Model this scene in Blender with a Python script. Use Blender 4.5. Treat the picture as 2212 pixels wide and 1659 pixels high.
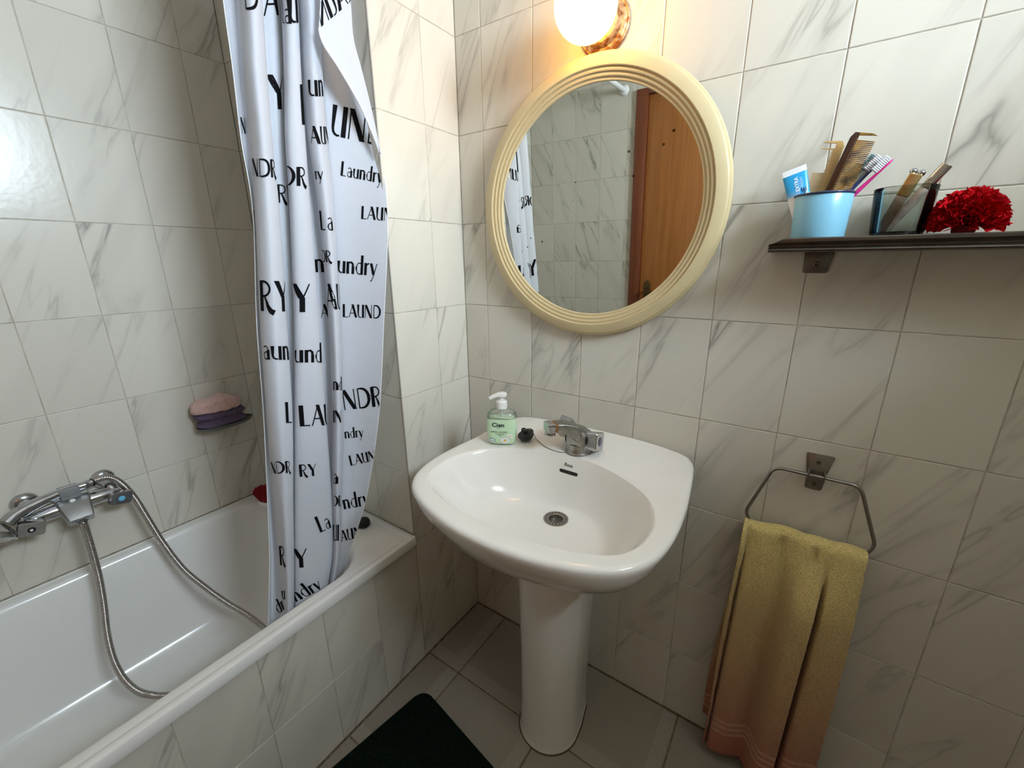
import bpy, bmesh, math, random
from mathutils import Vector, Matrix
from mathutils.bvhtree import BVHTree
from mathutils import noise as mnoise

random.seed(7)
for o in list(bpy.data.objects):
    bpy.data.objects.remove(o)
SC = bpy.context.scene
COL = SC.collection
PI = math.pi

# ------------------------------------------------------------------ camera
cd = bpy.data.cameras.new('camera')
cam = bpy.data.objects.new('camera', cd)
COL.objects.link(cam)
cd.sensor_fit = 'HORIZONTAL'
cd.sensor_width = 36.0
cd.lens = 902.17 / 2212 * 36.0
cd.clip_start = 0.01
cR = Vector((0.82380934, 0.56678185, -0.00982387))
cU = Vector((-0.15363523, 0.23992104, 0.95855835))
cF = Vector((-0.54565042, 0.78816003, -0.28472686))
cam.matrix_world = Matrix(((cR.x, cU.x, -cF.x, 0.89734), (cR.y, cU.y, -cF.y, -1.03820),
                           (cR.z, cU.z, -cF.z, 1.31893), (0, 0, 0, 1)))
SC.camera = cam

# ------------------------------------------------------------------ world and light
W = bpy.data.worlds.new('world')
SC.world = W
W.use_nodes = True
W.node_tree.nodes['Background'].inputs[0].default_value = (0.62, 0.76, 1.0, 1)
W.node_tree.nodes['Background'].inputs[1].default_value = 1.5
SC.view_settings.view_transform = 'Standard'
SC.view_settings.look = 'None'
SC.view_settings.gamma = 1.0
SC.view_settings.use_curve_mapping = False
SC.view_settings.exposure = -0.05

ROOM_X = 1.55      # right wall, with the window
BACK_Y = -1.64     # wall behind the camera, with the door
CEIL = 2.42
TUB_X = -0.6805    # wall behind the bathtub
END_Y = -0.2925    # wall at the end of the bathtub
WIN = (-1.06, -0.32, 1.70, 2.27)
REVEAL = .38          # unseen outer wall, made this deep to keep window light off low parts   # window opening: y0, y1, z0, z1
LAMP_POWER = 13.5

al = bpy.data.lights.new('window_daylight', 'AREA')
al.shape = 'RECTANGLE'
al.size = WIN[1] - WIN[0]
al.size_y = WIN[3] - WIN[2]
al.energy = 98.0
al.color = (0.765, 0.86, 1.0)
alo = bpy.data.objects.new('window_daylight', al)
COL.objects.link(alo)
alo.location = (ROOM_X + REVEAL + .01, (WIN[0] + WIN[1]) / 2, (WIN[2] + WIN[3]) / 2)
alo.rotation_euler = (0, math.radians(90), 0)   # local -Z to -X, local X to Z
alo.rotation_euler = Vector((-1, 0, 0)).to_track_quat('-Z', 'Z').to_euler()

# ------------------------------------------------------------------ helpers
def ob(name, me, mat=None, parent=None, loc=None):
    o = bpy.data.objects.new(name, me)
    COL.objects.link(o)
    if mat is not None and me is not None and len(me.materials) == 0:
        me.materials.append(mat)
    if parent:
        o.parent = parent
    if loc:
        o.location = loc
    return o

def thing(name, label, cat, loc=(0, 0, 0), rz=0.0, group=None):
    o = bpy.data.objects.new(name, None)
    COL.objects.link(o)
    o.empty_display_size = 0.02
    o.location = loc
    o.rotation_euler = (0, 0, rz)
    return tag(o, label, cat, group)

def tag(o, label, cat, group=None):
    o['label'] = label
    o['category'] = cat
    if group:
        o['group'] = group
    return o

def struct(o, label=None):
    o['kind'] = 'structure'
    if label:
        o['label'] = label
    return o

def mesh(name, v, f, smooth=True, angle=35):
    me = bpy.data.meshes.new(name)
    me.from_pydata([tuple(p) for p in v], [], f)
    me.validate()
    me.update()
    if smooth:
        me.polygons.foreach_set('use_smooth', [True] * len(me.polygons))
        me.set_sharp_from_angle(angle=math.radians(angle))
    return me

def fin(bm, name, smooth=True, angle=35, normals=True):
    if normals:
        bmesh.ops.recalc_face_normals(bm, faces=bm.faces[:])
    me = bpy.data.meshes.new(name)
    bm.to_mesh(me)
    bm.free()
    if smooth:
        me.polygons.foreach_set('use_smooth', [True] * len(me.polygons))
        me.set_sharp_from_angle(angle=math.radians(angle))
    return me

def bm_box(bm, lo, hi, bevel=0.0, seg=2, M=None):
    r = bmesh.ops.create_cube(bm, size=1.0)
    vs = r['verts']
    for v in vs:
        v.co = Vector((lo[0] + (v.co.x + .5) * (hi[0] - lo[0]), lo[1] + (v.co.y + .5) * (hi[1] - lo[1]),
                       lo[2] + (v.co.z + .5) * (hi[2] - lo[2])))
    if bevel > 0:
        es = list({e for v in vs for e in v.link_edges})
        r = bmesh.ops.bevel(bm, geom=es, offset=bevel, segments=seg, affect='EDGES', profile=0.5)
        vs = list({v for f in r['faces'] for v in f.verts} | {v for v in vs if v.is_valid})
    if M is not None:
        bmesh.ops.transform(bm, matrix=M, verts=[v for v in vs if v.is_valid])
    return vs

def box(name, lo, hi, mat, parent=None, bevel=0.0, seg=2, M=None):
    bm = bmesh.new()
    bm_box(bm, lo, hi, bevel, seg)
    if M is not None:
        bmesh.ops.transform(bm, matrix=M, verts=bm.verts[:])
    return ob(name, fin(bm, name, angle=25), mat, parent)

def loft(rings, close=True, cap0=True, cap1=True):
    """rings: list of equal length point lists -> verts, faces"""
    n = len(rings[0])
    v = [p for r in rings for p in r]
    f = []
    for i in range(len(rings) - 1):
        for j in range(n if close else n - 1):
            k = (j + 1) % n
            f.append((i * n + j, i * n + k, (i + 1) * n + k, (i + 1) * n + j))
    if cap0:
        f.append(tuple(range(n - 1, -1, -1)))
    if cap1:
        f.append(tuple(range((len(rings) - 1) * n, len(rings) * n)))
    return v, f

def bm_loft(bm, rings, close=True, cap0=True, cap1=True):
    v, f = loft(rings, close, cap0, cap1)
    vs = [bm.verts.new(p) for p in v]
    for q in f:
        try:
            bm.faces.new([vs[i] for i in q])
        except ValueError:
            pass
    return vs

def circ(c, r, ax=(0, 0, 1), n=24, ry=None, up=None):
    ax = Vector(ax).normalized()
    a = Vector(up) if up else (Vector((1, 0, 0)) if abs(ax.x) < .9 else Vector((0, 1, 0)))
    a = (a - ax * a.dot(ax)).normalized()
    b = ax.cross(a)
    ry = r if ry is None else ry
    c = Vector(c)
    return [c + a * (r * math.cos(2 * PI * i / n)) + b * (ry * math.sin(2 * PI * i / n)) for i in range(n)]

def bm_lathe(bm, prof, base=(0, 0, 0), ax=(0, 0, 1), n=32, cap0=True, cap1=True):
    ax = Vector(ax).normalized()
    return bm_loft(bm, [circ(Vector(base) + ax * h, max(r, 1e-5), ax, n) for r, h in prof], True, cap0, cap1)

def lathe(name, prof, mat, parent=None, base=(0, 0, 0), ax=(0, 0, 1), n=32, cap0=True, cap1=True, angle=35):
    bm = bmesh.new()
    bm_lathe(bm, prof, base, ax, n, cap0, cap1)
    return ob(name, fin(bm, name, angle=angle), mat, parent)

def cr(p, t):
    n = len(p) - 1
    i = max(0, min(int(t), n - 1))
    u = t - i
    q = lambda k: p[min(max(k, 0), n)]
    a, b, c, d = q(i - 1), q(i), q(i + 1), q(i + 2)
    return (b * 2 + (c - a) * u + (a * 2 - b * 5 + c * 4 - d) * (u * u) + (b * 3 - a - c * 3 + d) * (u ** 3)) * .5

def spline(pts, per=8, closed=False):
    pts = [Vector(p) for p in pts]
    if closed:
        n = len(pts)
        ext = pts[-2:] + pts + pts[:3]
        return [cr(ext, 2 + i / per) for i in range(n * per)]
    return [cr(pts, i / per) for i in range((len(pts) - 1) * per + 1)]

def resample(pts, step):
    L = [0.0]
    for a, b in zip(pts, pts[1:]):
        L.append(L[-1] + (b - a).length)
    n = max(2, int(L[-1] / step))
    out, j = [], 0
    for i in range(n + 1):
        s = L[-1] * i / n
        while j < len(L) - 2 and L[j + 1] < s:
            j += 1
        t = (s - L[j]) / max(1e-9, L[j + 1] - L[j])
        out.append(pts[j].lerp(pts[j + 1], t))
    return out

def tube_rings(pts, r, n=12, closed=False):
    pts = [Vector(p) for p in pts]
    m = len(pts)
    rings, up = [], None
    for i, p in enumerate(pts):
        if closed:
            t = (pts[(i + 1) % m] - pts[i - 1]).normalized()
        else:
            t = (pts[min(i + 1, m - 1)] - pts[max(i - 1, 0)]).normalized()
        if up is None:
            up = Vector((0, 0, 1)) if abs(t.z) < .9 else Vector((1, 0, 0))
        up = (up - t * up.dot(t)).normalized()
        b = t.cross(up)
        rr = r(i) if callable(r) else r
        rings.append([p + up * (rr * math.cos(2 * PI * k / n)) + b * (rr * math.sin(2 * PI * k / n)) for k in range(n)])
    return rings

def bm_tube(bm, pts, r, n=12, closed=False):
    rings = tube_rings(pts, r, n, closed)
    if closed:
        rings = rings + [rings[0]]
        return bm_loft(bm, rings, True, False, False)
    return bm_loft(bm, rings)

def tube(name, pts, r, mat, parent=None, n=12, closed=False, angle=40):
    bm = bmesh.new()
    bm_tube(bm, pts, r, n, closed)
    if closed:
        bmesh.ops.remove_doubles(bm, verts=bm.verts[:], dist=1e-6)
    return ob(name, fin(bm, name, angle=angle), mat, parent)

def bm_prism(bm, poly, d, M=None, bevel=0.0):
    """poly: 2D points in local xy, extruded along local z from 0 to d"""
    a = [bm.verts.new((x, y, 0)) for x, y in poly]
    b = [bm.verts.new((x, y, d)) for x, y in poly]
    n = len(poly)
    fs = [bm.faces.new(a[::-1]), bm.faces.new(b)]
    for i in range(n):
        j = (i + 1) % n
        fs.append(bm.faces.new((a[i], a[j], b[j], b[i])))
    vs = a + b
    if bevel > 0:
        es = list({e for f in fs for e in f.edges})
        r = bmesh.ops.bevel(bm, geom=es, offset=bevel, segments=2, affect='EDGES', profile=0.5)
        vs = list({v for f in r['faces'] for v in f.verts} | {v for v in vs if v.is_valid})
    if M is not None:
        bmesh.ops.transform(bm, matrix=M, verts=vs)
    return vs

def frame(o, x, y, z):
    x, y, z = Vector(x), Vector(y), Vector(z)
    return Matrix(((x.x, y.x, z.x, o[0]), (x.y, y.y, z.y, o[1]), (x.z, y.z, z.z, o[2]), (0, 0, 0, 1)))

def sstep(a, b, x):
    t = min(1, max(0, (x - a) / (b - a)))
    return t * t * (3 - 2 * t)

# ------------------------------------------------------------------ materials
def mat(name, color, rough=.5, metal=0.0, spec=.5, coat=0.0, bump=None, noise=None, emis=None, sheen=0.0,
        trans=0.0, alpha=1.0, sss=0.0, ior=1.45):
    """noise=(scale, amount, second colour) mottles the colour; bump=(scale, strength)"""
    m = bpy.data.materials.new(name)
    m.use_nodes = True
    nt = m.node_tree
    b = nt.nodes['Principled BSDF']
    b.inputs['Base Color'].default_value = (*color, 1)
    b.inputs['Roughness'].default_value = rough
    b.inputs['Metallic'].default_value = metal
    b.inputs['Specular IOR Level'].default_value = spec
    b.inputs['Coat Weight'].default_value = coat
    b.inputs['Coat Roughness'].default_value = 0.06
    b.inputs['Sheen Weight'].default_value = sheen
    b.inputs['Transmission Weight'].default_value = trans
    b.inputs['Alpha'].default_value = alpha
    b.inputs['IOR'].default_value = ior
    if sss:
        b.inputs['Subsurface Weight'].default_value = sss
        b.inputs['Subsurface Radius'].default_value = (.01, .01, .01)
    tc = nt.nodes.new('ShaderNodeTexCoord')
    if noise:
        n = nt.nodes.new('ShaderNodeTexNoise')
        n.inputs['Scale'].default_value = noise[0]
        n.inputs['Detail'].default_value = 4
        nt.links.new(tc.outputs['Object'], n.inputs['Vector'])
        r = nt.nodes.new('ShaderNodeValToRGB')
        r.color_ramp.elements[0].position = .5 - noise[1]
        r.color_ramp.elements[1].position = .5 + noise[1]
        r.color_ramp.elements[0].color = (*color, 1)
        r.color_ramp.elements[1].color = (*noise[2], 1)
        nt.links.new(n.outputs['Fac'], r.inputs['Fac'])
        nt.links.new(r.outputs['Color'], b.inputs['Base Color'])
    if bump:
        n = nt.nodes.new('ShaderNodeTexNoise')
        n.inputs['Scale'].default_value = bump[0]
        n.inputs['Detail'].default_value = 3
        nt.links.new(tc.outputs['Object'], n.inputs['Vector'])
        bp = nt.nodes.new('ShaderNodeBump')
        bp.inputs['Strength'].default_value = bump[1]
        bp.inputs['Distance'].default_value = 0.002
        nt.links.new(n.outputs['Fac'], bp.inputs['Height'])
        nt.links.new(bp.outputs['Normal'], b.inputs['Normal'])
    if emis:
        b.inputs['Emission Color'].default_value = (*emis[0], 1)
        b.inputs['Emission Strength'].default_value = emis[1]
    return m

def marble(name, base, vein, amount=1.0, rough=.22):
    m = bpy.data.materials.new(name)
    m.use_nodes = True
    nt = m.node_tree
    N = nt.nodes.new
    Lk = nt.links.new
    b = nt.nodes['Principled BSDF']
    tc = N('ShaderNodeTexCoord')
    oi = N('ShaderNodeObjectInfo')
    mul = N('ShaderNodeVectorMath'); mul.operation = 'MULTIPLY'
    mul.inputs[1].default_value = (57.3, 13.7, 91.1)
    comb = N('ShaderNodeCombineXYZ')
    for k in range(3):
        Lk(oi.outputs['Random'], comb.inputs[k])
    Lk(comb.outputs[0], mul.inputs[0])
    add = N('ShaderNodeVectorMath'); add.operation = 'ADD'
    rot = N('ShaderNodeMapping')
    rot.inputs['Rotation'].default_value = (0, math.radians(-28), 0)
    rot.inputs['Scale'].default_value = (1, 1, 0.24)
    mp = N('ShaderNodeMapping')
    mp.vector_type = 'POINT'
    mp.inputs['Rotation'].default_value = (0, math.radians(-27), 0)
    Lk(tc.outputs['Object'], mp.inputs['Vector'])
    sc = N('ShaderNodeVectorMath'); sc.operation = 'MULTIPLY'
    sc.inputs[1].default_value = (1, 1, 0.15)
    Lk(mp.outputs[0], sc.inputs[0])
    Lk(sc.outputs[0], add.inputs[0])
    Lk(mul.outputs[0], add.inputs[1])
    n1 = N('ShaderNodeTexNoise'); n1.inputs['Scale'].default_value = 11; n1.inputs['Detail'].default_value = 4
    n1.inputs['Roughness'].default_value = .5; n1.inputs['Distortion'].default_value = .5
    Lk(add.outputs[0], n1.inputs['Vector'])
    r1 = N('ShaderNodeValToRGB')
    e = r1.color_ramp.elements
    e[0].position = .44; e[0].color = (0, 0, 0, 1)
    e[1].position = .56; e[1].color = (0, 0, 0, 1)
    for q_, w_ in ((.480, .30), (.520, .30)):
        k = e.new(q_); k.color = (w_, w_, w_, 1)
    k = e.new(.50); k.color = (1, 1, 1, 1)
    Lk(n1.outputs['Fac'], r1.inputs['Fac'])
    n2 = N('ShaderNodeTexNoise'); n2.inputs['Scale'].default_value = 7; n2.inputs['Detail'].default_value = 3
    Lk(add.outputs[0], n2.inputs['Vector'])
    r2 = N('ShaderNodeValToRGB')
    r2.color_ramp.elements[0].position = .46
    r2.color_ramp.elements[1].position = .70
    Lk(n2.outputs['Fac'], r2.inputs['Fac'])
    pr = N('ShaderNodeMath'); pr.operation = 'MULTIPLY'
    Lk(r1.outputs['Color'], pr.inputs[0]); Lk(r2.outputs['Color'], pr.inputs[1])
    # broad soft clouds
    n3 = N('ShaderNodeTexNoise'); n3.inputs['Scale'].default_value = 9; n3.inputs['Detail'].default_value = 2
    Lk(add.outputs[0], n3.inputs['Vector'])
    r3 = N('ShaderNodeValToRGB')
    r3.color_ramp.elements[0].position = .52; r3.color_ramp.elements[1].position = .85
    Lk(n3.outputs['Fac'], r3.inputs['Fac'])
    cl = N('ShaderNodeMath'); cl.operation = 'MULTIPLY'; cl.inputs[1].default_value = .22 * amount
    Lk(r3.outputs['Color'], cl.inputs[0])
    vm = N('ShaderNodeMath'); vm.operation = 'MULTIPLY'; vm.inputs[1].default_value = .85 * amount
    Lk(pr.outputs[0], vm.inputs[0])
    sm = N('ShaderNodeMath'); sm.operation = 'ADD'; sm.use_clamp = True
    Lk(cl.outputs[0], sm.inputs[0]); Lk(vm.outputs[0], sm.inputs[1])
    mx = N('ShaderNodeMix'); mx.data_type = 'RGBA'
    mx.inputs['A'].default_value = (*base, 1); mx.inputs['B'].default_value = (*vein, 1)
    Lk(sm.outputs[0], mx.inputs['Factor'])
    # slight tone change from tile to tile
    hv = N('ShaderNodeHueSaturation')
    mr = N('ShaderNodeMapRange'); mr.inputs['To Min'].default_value = .965; mr.inputs['To Max'].default_value = 1.03
    Lk(oi.outputs['Random'], mr.inputs['Value']); Lk(mr.outputs[0], hv.inputs['Value'])
    Lk(mx.outputs['Result'], hv.inputs['Color'])
    Lk(hv.outputs[0], b.inputs['Base Color'])
    b.inputs['Roughness'].default_value = rough
    b.inputs['Specular IOR Level'].default_value = .32
    n4 = N('ShaderNodeTexNoise'); n4.inputs['Scale'].default_value = 55; n4.inputs['Detail'].default_value = 2
    Lk(tc.outputs['Object'], n4.inputs['Vector'])
    bp = N('ShaderNodeBump'); bp.inputs['Strength'].default_value = .10; bp.inputs['Distance'].default_value = .002
    Lk(n4.outputs['Fac'], bp.inputs['Height']); Lk(bp.outputs[0], b.inputs['Normal'])
    return m

M_TILE = marble('marble_tile', (.655, .612, .520), (.20, .183, .15), .85, .20)
M_FLOOR = marble('floor_tile', (.315, .272, .218), (.26, .222, .175), .5, .32)
M_STRIP = mat('floor_strip', (.375, .327, .262), .45, bump=(260, .3), noise=(70, .2, (.33, .285, .225)))
M_GROUT = mat('grout', (.60, .555, .465), .8, noise=(24, .16, (.38, .335, .26)), bump=(300, .4))
M_FGROUT = mat('floor_grout', (.12, .085, .05), .9, noise=(60, .15, (.22, .16, .10)))
M_PAINT = mat('ceiling_paint', (.58, .57, .54), .8)
M_CER = mat('ceramic', (.83, .795, .735), .12, coat=.4)
M_ACR = mat('tub_enamel', (.82, .805, .765), .16, coat=.3, noise=(6, .3, (.79, .77, .73)))
M_CHROME = mat('chrome', (.56, .56, .57), .13, 1.0, noise=(60, .25, (.42, .42, .43)))
M_CHROME_OLD = mat('worn_chrome', (.42, .41, .38), .34, 1.0, noise=(90, .2, (.28, .27, .245)), bump=(220, .25))
M_STEEL = mat('brushed_steel', (.30, .28, .25), .3, 1.0, noise=(120, .25, (.34, .32, .30)))
M_DARKMETAL = mat('shelf_metal', (.165, .14, .115), .32, 1.0, noise=(25, .3, (.10, .085, .07)))
M_BLACK = mat('black_rubber', (.012, .012, .012), .45)
M_DARK = mat('dark_hole', (.015, .012, .01), .7)
M_GREYP = mat('grey_plastic', (.22, .22, .22), .35)
M_WHITEP = mat('white_plastic', (.85, .84, .82), .35)
M_BLUE = mat('blue_cap', (.16, .55, .80), .3)
M_NAVY = mat('navy_cap', (.012, .02, .07), .25, coat=.5)
M_RED = mat('red_cap', (.03, .03, .035), .3)
M_FRAME = mat('cream_frame', (.62, .50, .285), .42, noise=(25, .35, (.59, .47, .26)), coat=.1)

# ------------------------------------------------------------------ room shell
GAP = .0016
ROWH = .24
ROW0 = 1.9037
COLW = .16084
ZL = sorted([0.0] + [ROW0 - ROWH * r for r in range(-2, 8)] )
ZL = [z for z in ZL if z < CEIL - .03] + [CEIL]
_tile = {}

def tile_mesh(w, h, t=.007, bev=.0014):
    k = (round(w, 4), round(h, 4))
    if k not in _tile:
        bm = bmesh.new()
        bm_box(bm, (-w / 2, 0, -h / 2), (w / 2, t, h / 2))
        es = [e for e in bm.edges if all(abs(v.co.y) < 1e-6 for v in e.verts)]
        bmesh.ops.bevel(bm, geom=es, offset=bev, segments=2, affect='EDGES', profile=.5)
        me = fin(bm, 'wall_tile', False)
        me.materials.append(M_TILE)
        _tile[k] = me
    return _tile[k]

def tile_wall(parent, origin, udir, us, zs, holes=(), rnd=random):
    """tiles on a wall: origin + u*udir, seen from its front; udir points to the viewer's right"""
    ang = math.atan2(udir[1], udir[0])
    for u0, u1 in zip(us, us[1:]):
        for z0, z1 in zip(zs, zs[1:]):
            if u1 - u0 < .006 or z1 - z0 < .006:
                continue
            cells = [(u0, u1, z0, z1)]
            for (a, b, c, d) in holes:
                out = []
                for (p, q, r, s) in cells:
                    if q <= a or p >= b or s <= c or r >= d:
                        out.append((p, q, r, s)); continue
                    if p < a: out.append((p, a, r, s))
                    if q > b: out.append((b, q, r, s))
                    pp, qq = max(p, a), min(q, b)
                    if r < c: out.append((pp, qq, r, c))
                    if s > d: out.append((pp, qq, d, s))
                cells = out
            for (p, q, r, s) in cells:
                w, h = q - p - GAP, s - r - GAP
                if w < .004 or h < .004:
                    continue
                um = (p + q) / 2
                o = ob('wall_tile', tile_mesh(w, h), None, parent)
                o.location = (origin[0] + udir[0] * um, origin[1] + udir[1] * um, (r + s) / 2)
                o.rotation_euler = (rnd.uniform(-.0016, .0016), rnd.uniform(-.0008, .0008), ang + rnd.uniform(-.0016, .0016))

def lines(a, b, off, step=COLW):
    k0 = math.ceil((a - off) / step + .03)
    L = [a]
    x = off + k0 * step
    while x < b - .006:
        L.append(x); x += step
    return L + [b]

BK = .0015   # grout face lies this far behind the tile face
T = .12
# sink wall (faces -y)
wb = struct(box('wall_back', (-.02, BK, 0), (ROOM_X + T, T, CEIL), M_GROUT), 'marbled tile wall behind the washbasin')
tile_wall(wb, (0, 0), (1, 0), lines(0.0, ROOM_X, .0885), ZL)
# pier between tub end and sink wall: face x=0, end face y=END_Y
wp = struct(box('wall_pier', (TUB_X - T, END_Y + BK, 0), (-BK, T, CEIL), M_GROUT), 'tiled pier closing the end of the bathtub')
tile_wall(wp, (0, END_Y), (0, 1), [0, -END_Y - .132, -END_Y], [z for z in ZL if z > .4])
tile_wall(wp, (TUB_X, END_Y), (1, 0), lines(0, -TUB_X, -TUB_X + .0), [z for z in ZL if z > .4])
# bead on the pier's outer corner
tr = struct(box('trim_1', (-.0026, END_Y - .0008, .497), (.0008, END_Y + .0022, CEIL), mat('corner_bead', (.42, .39, .34), .5), None, .0005), 'thin grey bead on the outer corner of the tiled pier')
# tiled front of the bathtub, flush with the pier
wt = struct(box('wall_tub_front', (-.022, BACK_Y, 0), (-BK, 0, .4637), M_GROUT), 'tiled panel under the bathtub rim')
tile_wall(wt, (0, BACK_Y), (0, 1), lines(0, -BACK_Y, -BACK_Y - .127), [z for z in ZL if z < .47])
# wall behind the bathtub (faces +x)
wl = struct(box('wall_left', (TUB_X - T, BACK_Y - T, 0), (TUB_X - BK, END_Y, CEIL), M_GROUT), 'marbled tile wall behind the bathtub')
tile_wall(wl, (TUB_X, BACK_Y), (0, 1), lines(0, END_Y - BACK_Y, -.8886 - BACK_Y), [z for z in ZL if z > .4])
# wall behind the camera with the door (faces +y)
D0, D1, DZ = .004, .92, 2.08
bm = bmesh.new()
bm_box(bm, (TUB_X - T, BACK_Y - T, 0), (D0, BACK_Y - BK, CEIL))
bm_box(bm, (D1, BACK_Y - T, 0), (ROOM_X + T, BACK_Y - BK, CEIL))
bm_box(bm, (D0, BACK_Y - T, DZ), (D1, BACK_Y - BK, CEIL))
wf = struct(ob('wall_front', fin(bm, 'wall_front', False), M_GROUT), 'tiled wall with the wooden door, seen in the mirror')
tile_wall(wf, (ROOM_X, BACK_Y), (-1, 0), lines(0, ROOM_X - TUB_X, ROOM_X + .366), ZL, [(ROOM_X - D1, ROOM_X - D0, -1, DZ)])
# right wall with window (faces -x)
bm = bmesh.new()
bm_box(bm, (ROOM_X + BK, BACK_Y - T, 0), (ROOM_X + REVEAL, WIN[0], CEIL))
bm_box(bm, (ROOM_X + BK, WIN[1], 0), (ROOM_X + REVEAL, T, CEIL))
bm_box(bm, (ROOM_X + BK, WIN[0], 0), (ROOM_X + REVEAL, WIN[1], WIN[2]))
bm_box(bm, (ROOM_X + BK, WIN[0], WIN[3]), (ROOM_X + REVEAL, WIN[1], CEIL))
wr = struct(ob('wall_right', fin(bm, 'wall_right', False), M_GROUT), 'tiled wall with the window')
tile_wall(wr, (ROOM_X, 0), (0, -1), lines(0, -BACK_Y, 0.05), ZL, [(-WIN[1], -WIN[0], WIN[2], WIN[3])])
ce = struct(box('ceiling', (TUB_X - T, BACK_Y - T, CEIL), (ROOM_X + T, T, CEIL + .1), M_PAINT), 'plain white ceiling')
# window
win = bpy.data.objects.new('window_1', None); COL.objects.link(win)
struct(win, 'high window with white frame in the right wall')
for lo, hi in (((0, WIN[0], WIN[2]), (.05, WIN[0] + .045, WIN[3])), ((0, WIN[1] - .045, WIN[2]), (.05, WIN[1], WIN[3])),
               ((0, WIN[0] + .045, WIN[2]), (.05, WIN[1] - .045, WIN[2] + .045)), ((0, WIN[0] + .045, WIN[3] - .045), (.05, WIN[1] - .045, WIN[3]))):
    box('window_frame', (ROOM_X + REVEAL - .06, lo[1], lo[2]), (ROOM_X + REVEAL - .015, hi[1], hi[2]), M_WHITEP, win, .003)
gm = bpy.data.materials.new('window_glass'); gm.use_nodes = True
nt = gm.node_tree
nt.nodes.remove(nt.nodes['Principled BSDF'])
tb = nt.nodes.new('ShaderNodeBsdfTransparent'); tb.inputs[0].default_value = (.93, .96, .96, 1)
gb = nt.nodes.new('ShaderNodeBsdfGlossy'); gb.inputs['Roughness'].default_value = .05
mxs = nt.nodes.new('ShaderNodeMixShader'); mxs.inputs[0].default_value = .06
nt.links.new(tb.outputs[0], mxs.inputs[1]); nt.links.new(gb.outputs[0], mxs.inputs[2])
nt.links.new(mxs.outputs[0], nt.nodes['Material Output'].inputs['Surface'])
box('pane', (ROOM_X + REVEAL - .04, WIN[0] + .04, WIN[2] + .04), (ROOM_X + REVEAL - .036, WIN[1] - .04, WIN[3] - .04), gm, win)

# floor: tiles with raised pattern strips on two sides
fl = struct(box('floor', (TUB_X - T, BACK_Y - T, -.1), (ROOM_X + T, T, -.0016), M_FGROUT), 'beige floor tiles with pale border strips')
FX, FY, FS = .138, -.272, .3195
STW = .042
def floor_tile(x0, x1, y0, y1, mat_, name='floor_tile', parent=fl, z=0.0):
    w, d = x1 - x0, y1 - y0
    if w < .006 or d < .006:
        return None
    bm = bmesh.new()
    bm_box(bm, (-w / 2, -d / 2, -.006), (w / 2, d / 2, 0))
    es = [e for e in bm.edges if all(abs(v.co.z) < 1e-6 for v in e.verts)]
    bmesh.ops.bevel(bm, geom=es, offset=.0012, segments=1, affect='EDGES')
    o = ob(name, fin(bm, name, False), mat_, parent)
    o.location = ((x0 + x1) / 2, (y0 + y1) / 2, z)
    return o
xs = [0.0035] + [FX + FS * k for k in range(5)] + [ROOM_X]
ys = [BACK_Y] + [FY - .3235 * k for k in range(4, -1, -1)] + [-.0035]
g = .0019
for x0, x1 in zip(xs, xs[1:]):
    for y0, y1 in zip(ys, ys[1:]):
        a, b, c, d = x0 + g, x1 - g, y0 + g, y1 - g
        t = floor_tile(a, b, c, d, M_FLOOR)
        if t is None:
            continue
        cx, cy = t.location.x, t.location.y
        # border strips: along the +x side and along the -y side of a whole tile, a hair proud
        bx = x1 < ROOM_X - .01 and b - a > STW + .02
        by = y0 > BACK_Y + .01 and d - c > STW + .02
        if bx:
            s = floor_tile(b - STW, b - .0015, c + .0015, d - .0015, M_STRIP, 'border_strip', t, 0)
            s.location = (s.location.x - cx, s.location.y - cy, .0009)
        if by:
            s = floor_tile(a + .0015, (b - STW - .001) if bx else b - .0015, c + .0015, c + STW, M_STRIP, 'border_strip', t, 0)
            s.location = (s.location.x - cx, s.location.y - cy, .0009)

# door
def wood(name, c1, c2, rough=.35):
    m = bpy.data.materials.new(name); m.use_nodes = True
    nt = m.node_tree; b = nt.nodes['Principled BSDF']
    tc = nt.nodes.new('ShaderNodeTexCoord'); mp = nt.nodes.new('ShaderNodeMapping')
    mp.inputs['Scale'].default_value = (1, 1, .05)
    nt.links.new(tc.outputs['Object'], mp.inputs['Vector'])
    n = nt.nodes.new('ShaderNodeTexNoise'); n.inputs['Scale'].default_value = 45; n.inputs['Detail'].default_value = 6; n.inputs['Distortion'].default_value = .6
    nt.links.new(mp.outputs[0], n.inputs['Vector'])
    r = nt.nodes.new('ShaderNodeValToRGB')
    r.color_ramp.elements[0].position = .3; r.color_ramp.elements[1].position = .7
    r.color_ramp.elements[0].color = (*c1, 1); r.color_ramp.elements[1].color = (*c2, 1)
    nt.links.new(n.outputs['Fac'], r.inputs['Fac']); nt.links.new(r.outputs[0], b.inputs['Base Color'])
    b.inputs['Roughness'].default_value = rough
    b.inputs['Coat Weight'].default_value = .3; b.inputs['Coat Roughness'].default_value = .15
    return m
M_DOOR = wood('door_wood', (.34, .115, .022), (.45, .165, .038))
M_JAMB = wood('door_frame_wood', (.15, .036, .011), (.21, .055, .018))
M_BRASS = mat('old_brass', (.16, .11, .045), .4, .8, noise=(60, .2, (.08, .055, .025)))
dr = bpy.data.objects.new('door_1', None); COL.objects.link(dr)
dr.location = (0, 0, 0)
struct(dr, 'orange-brown wooden door with dark frame and brass handle, reflected in the mirror')
FW = .064
box('door_frame', (D0, BACK_Y - .08, 0), (D0 + FW, BACK_Y + .018, DZ), M_JAMB, dr, .004)
box('door_frame', (D1 - FW, BACK_Y - .08, 0), (D1, BACK_Y + .018, DZ), M_JAMB, dr, .004)
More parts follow.
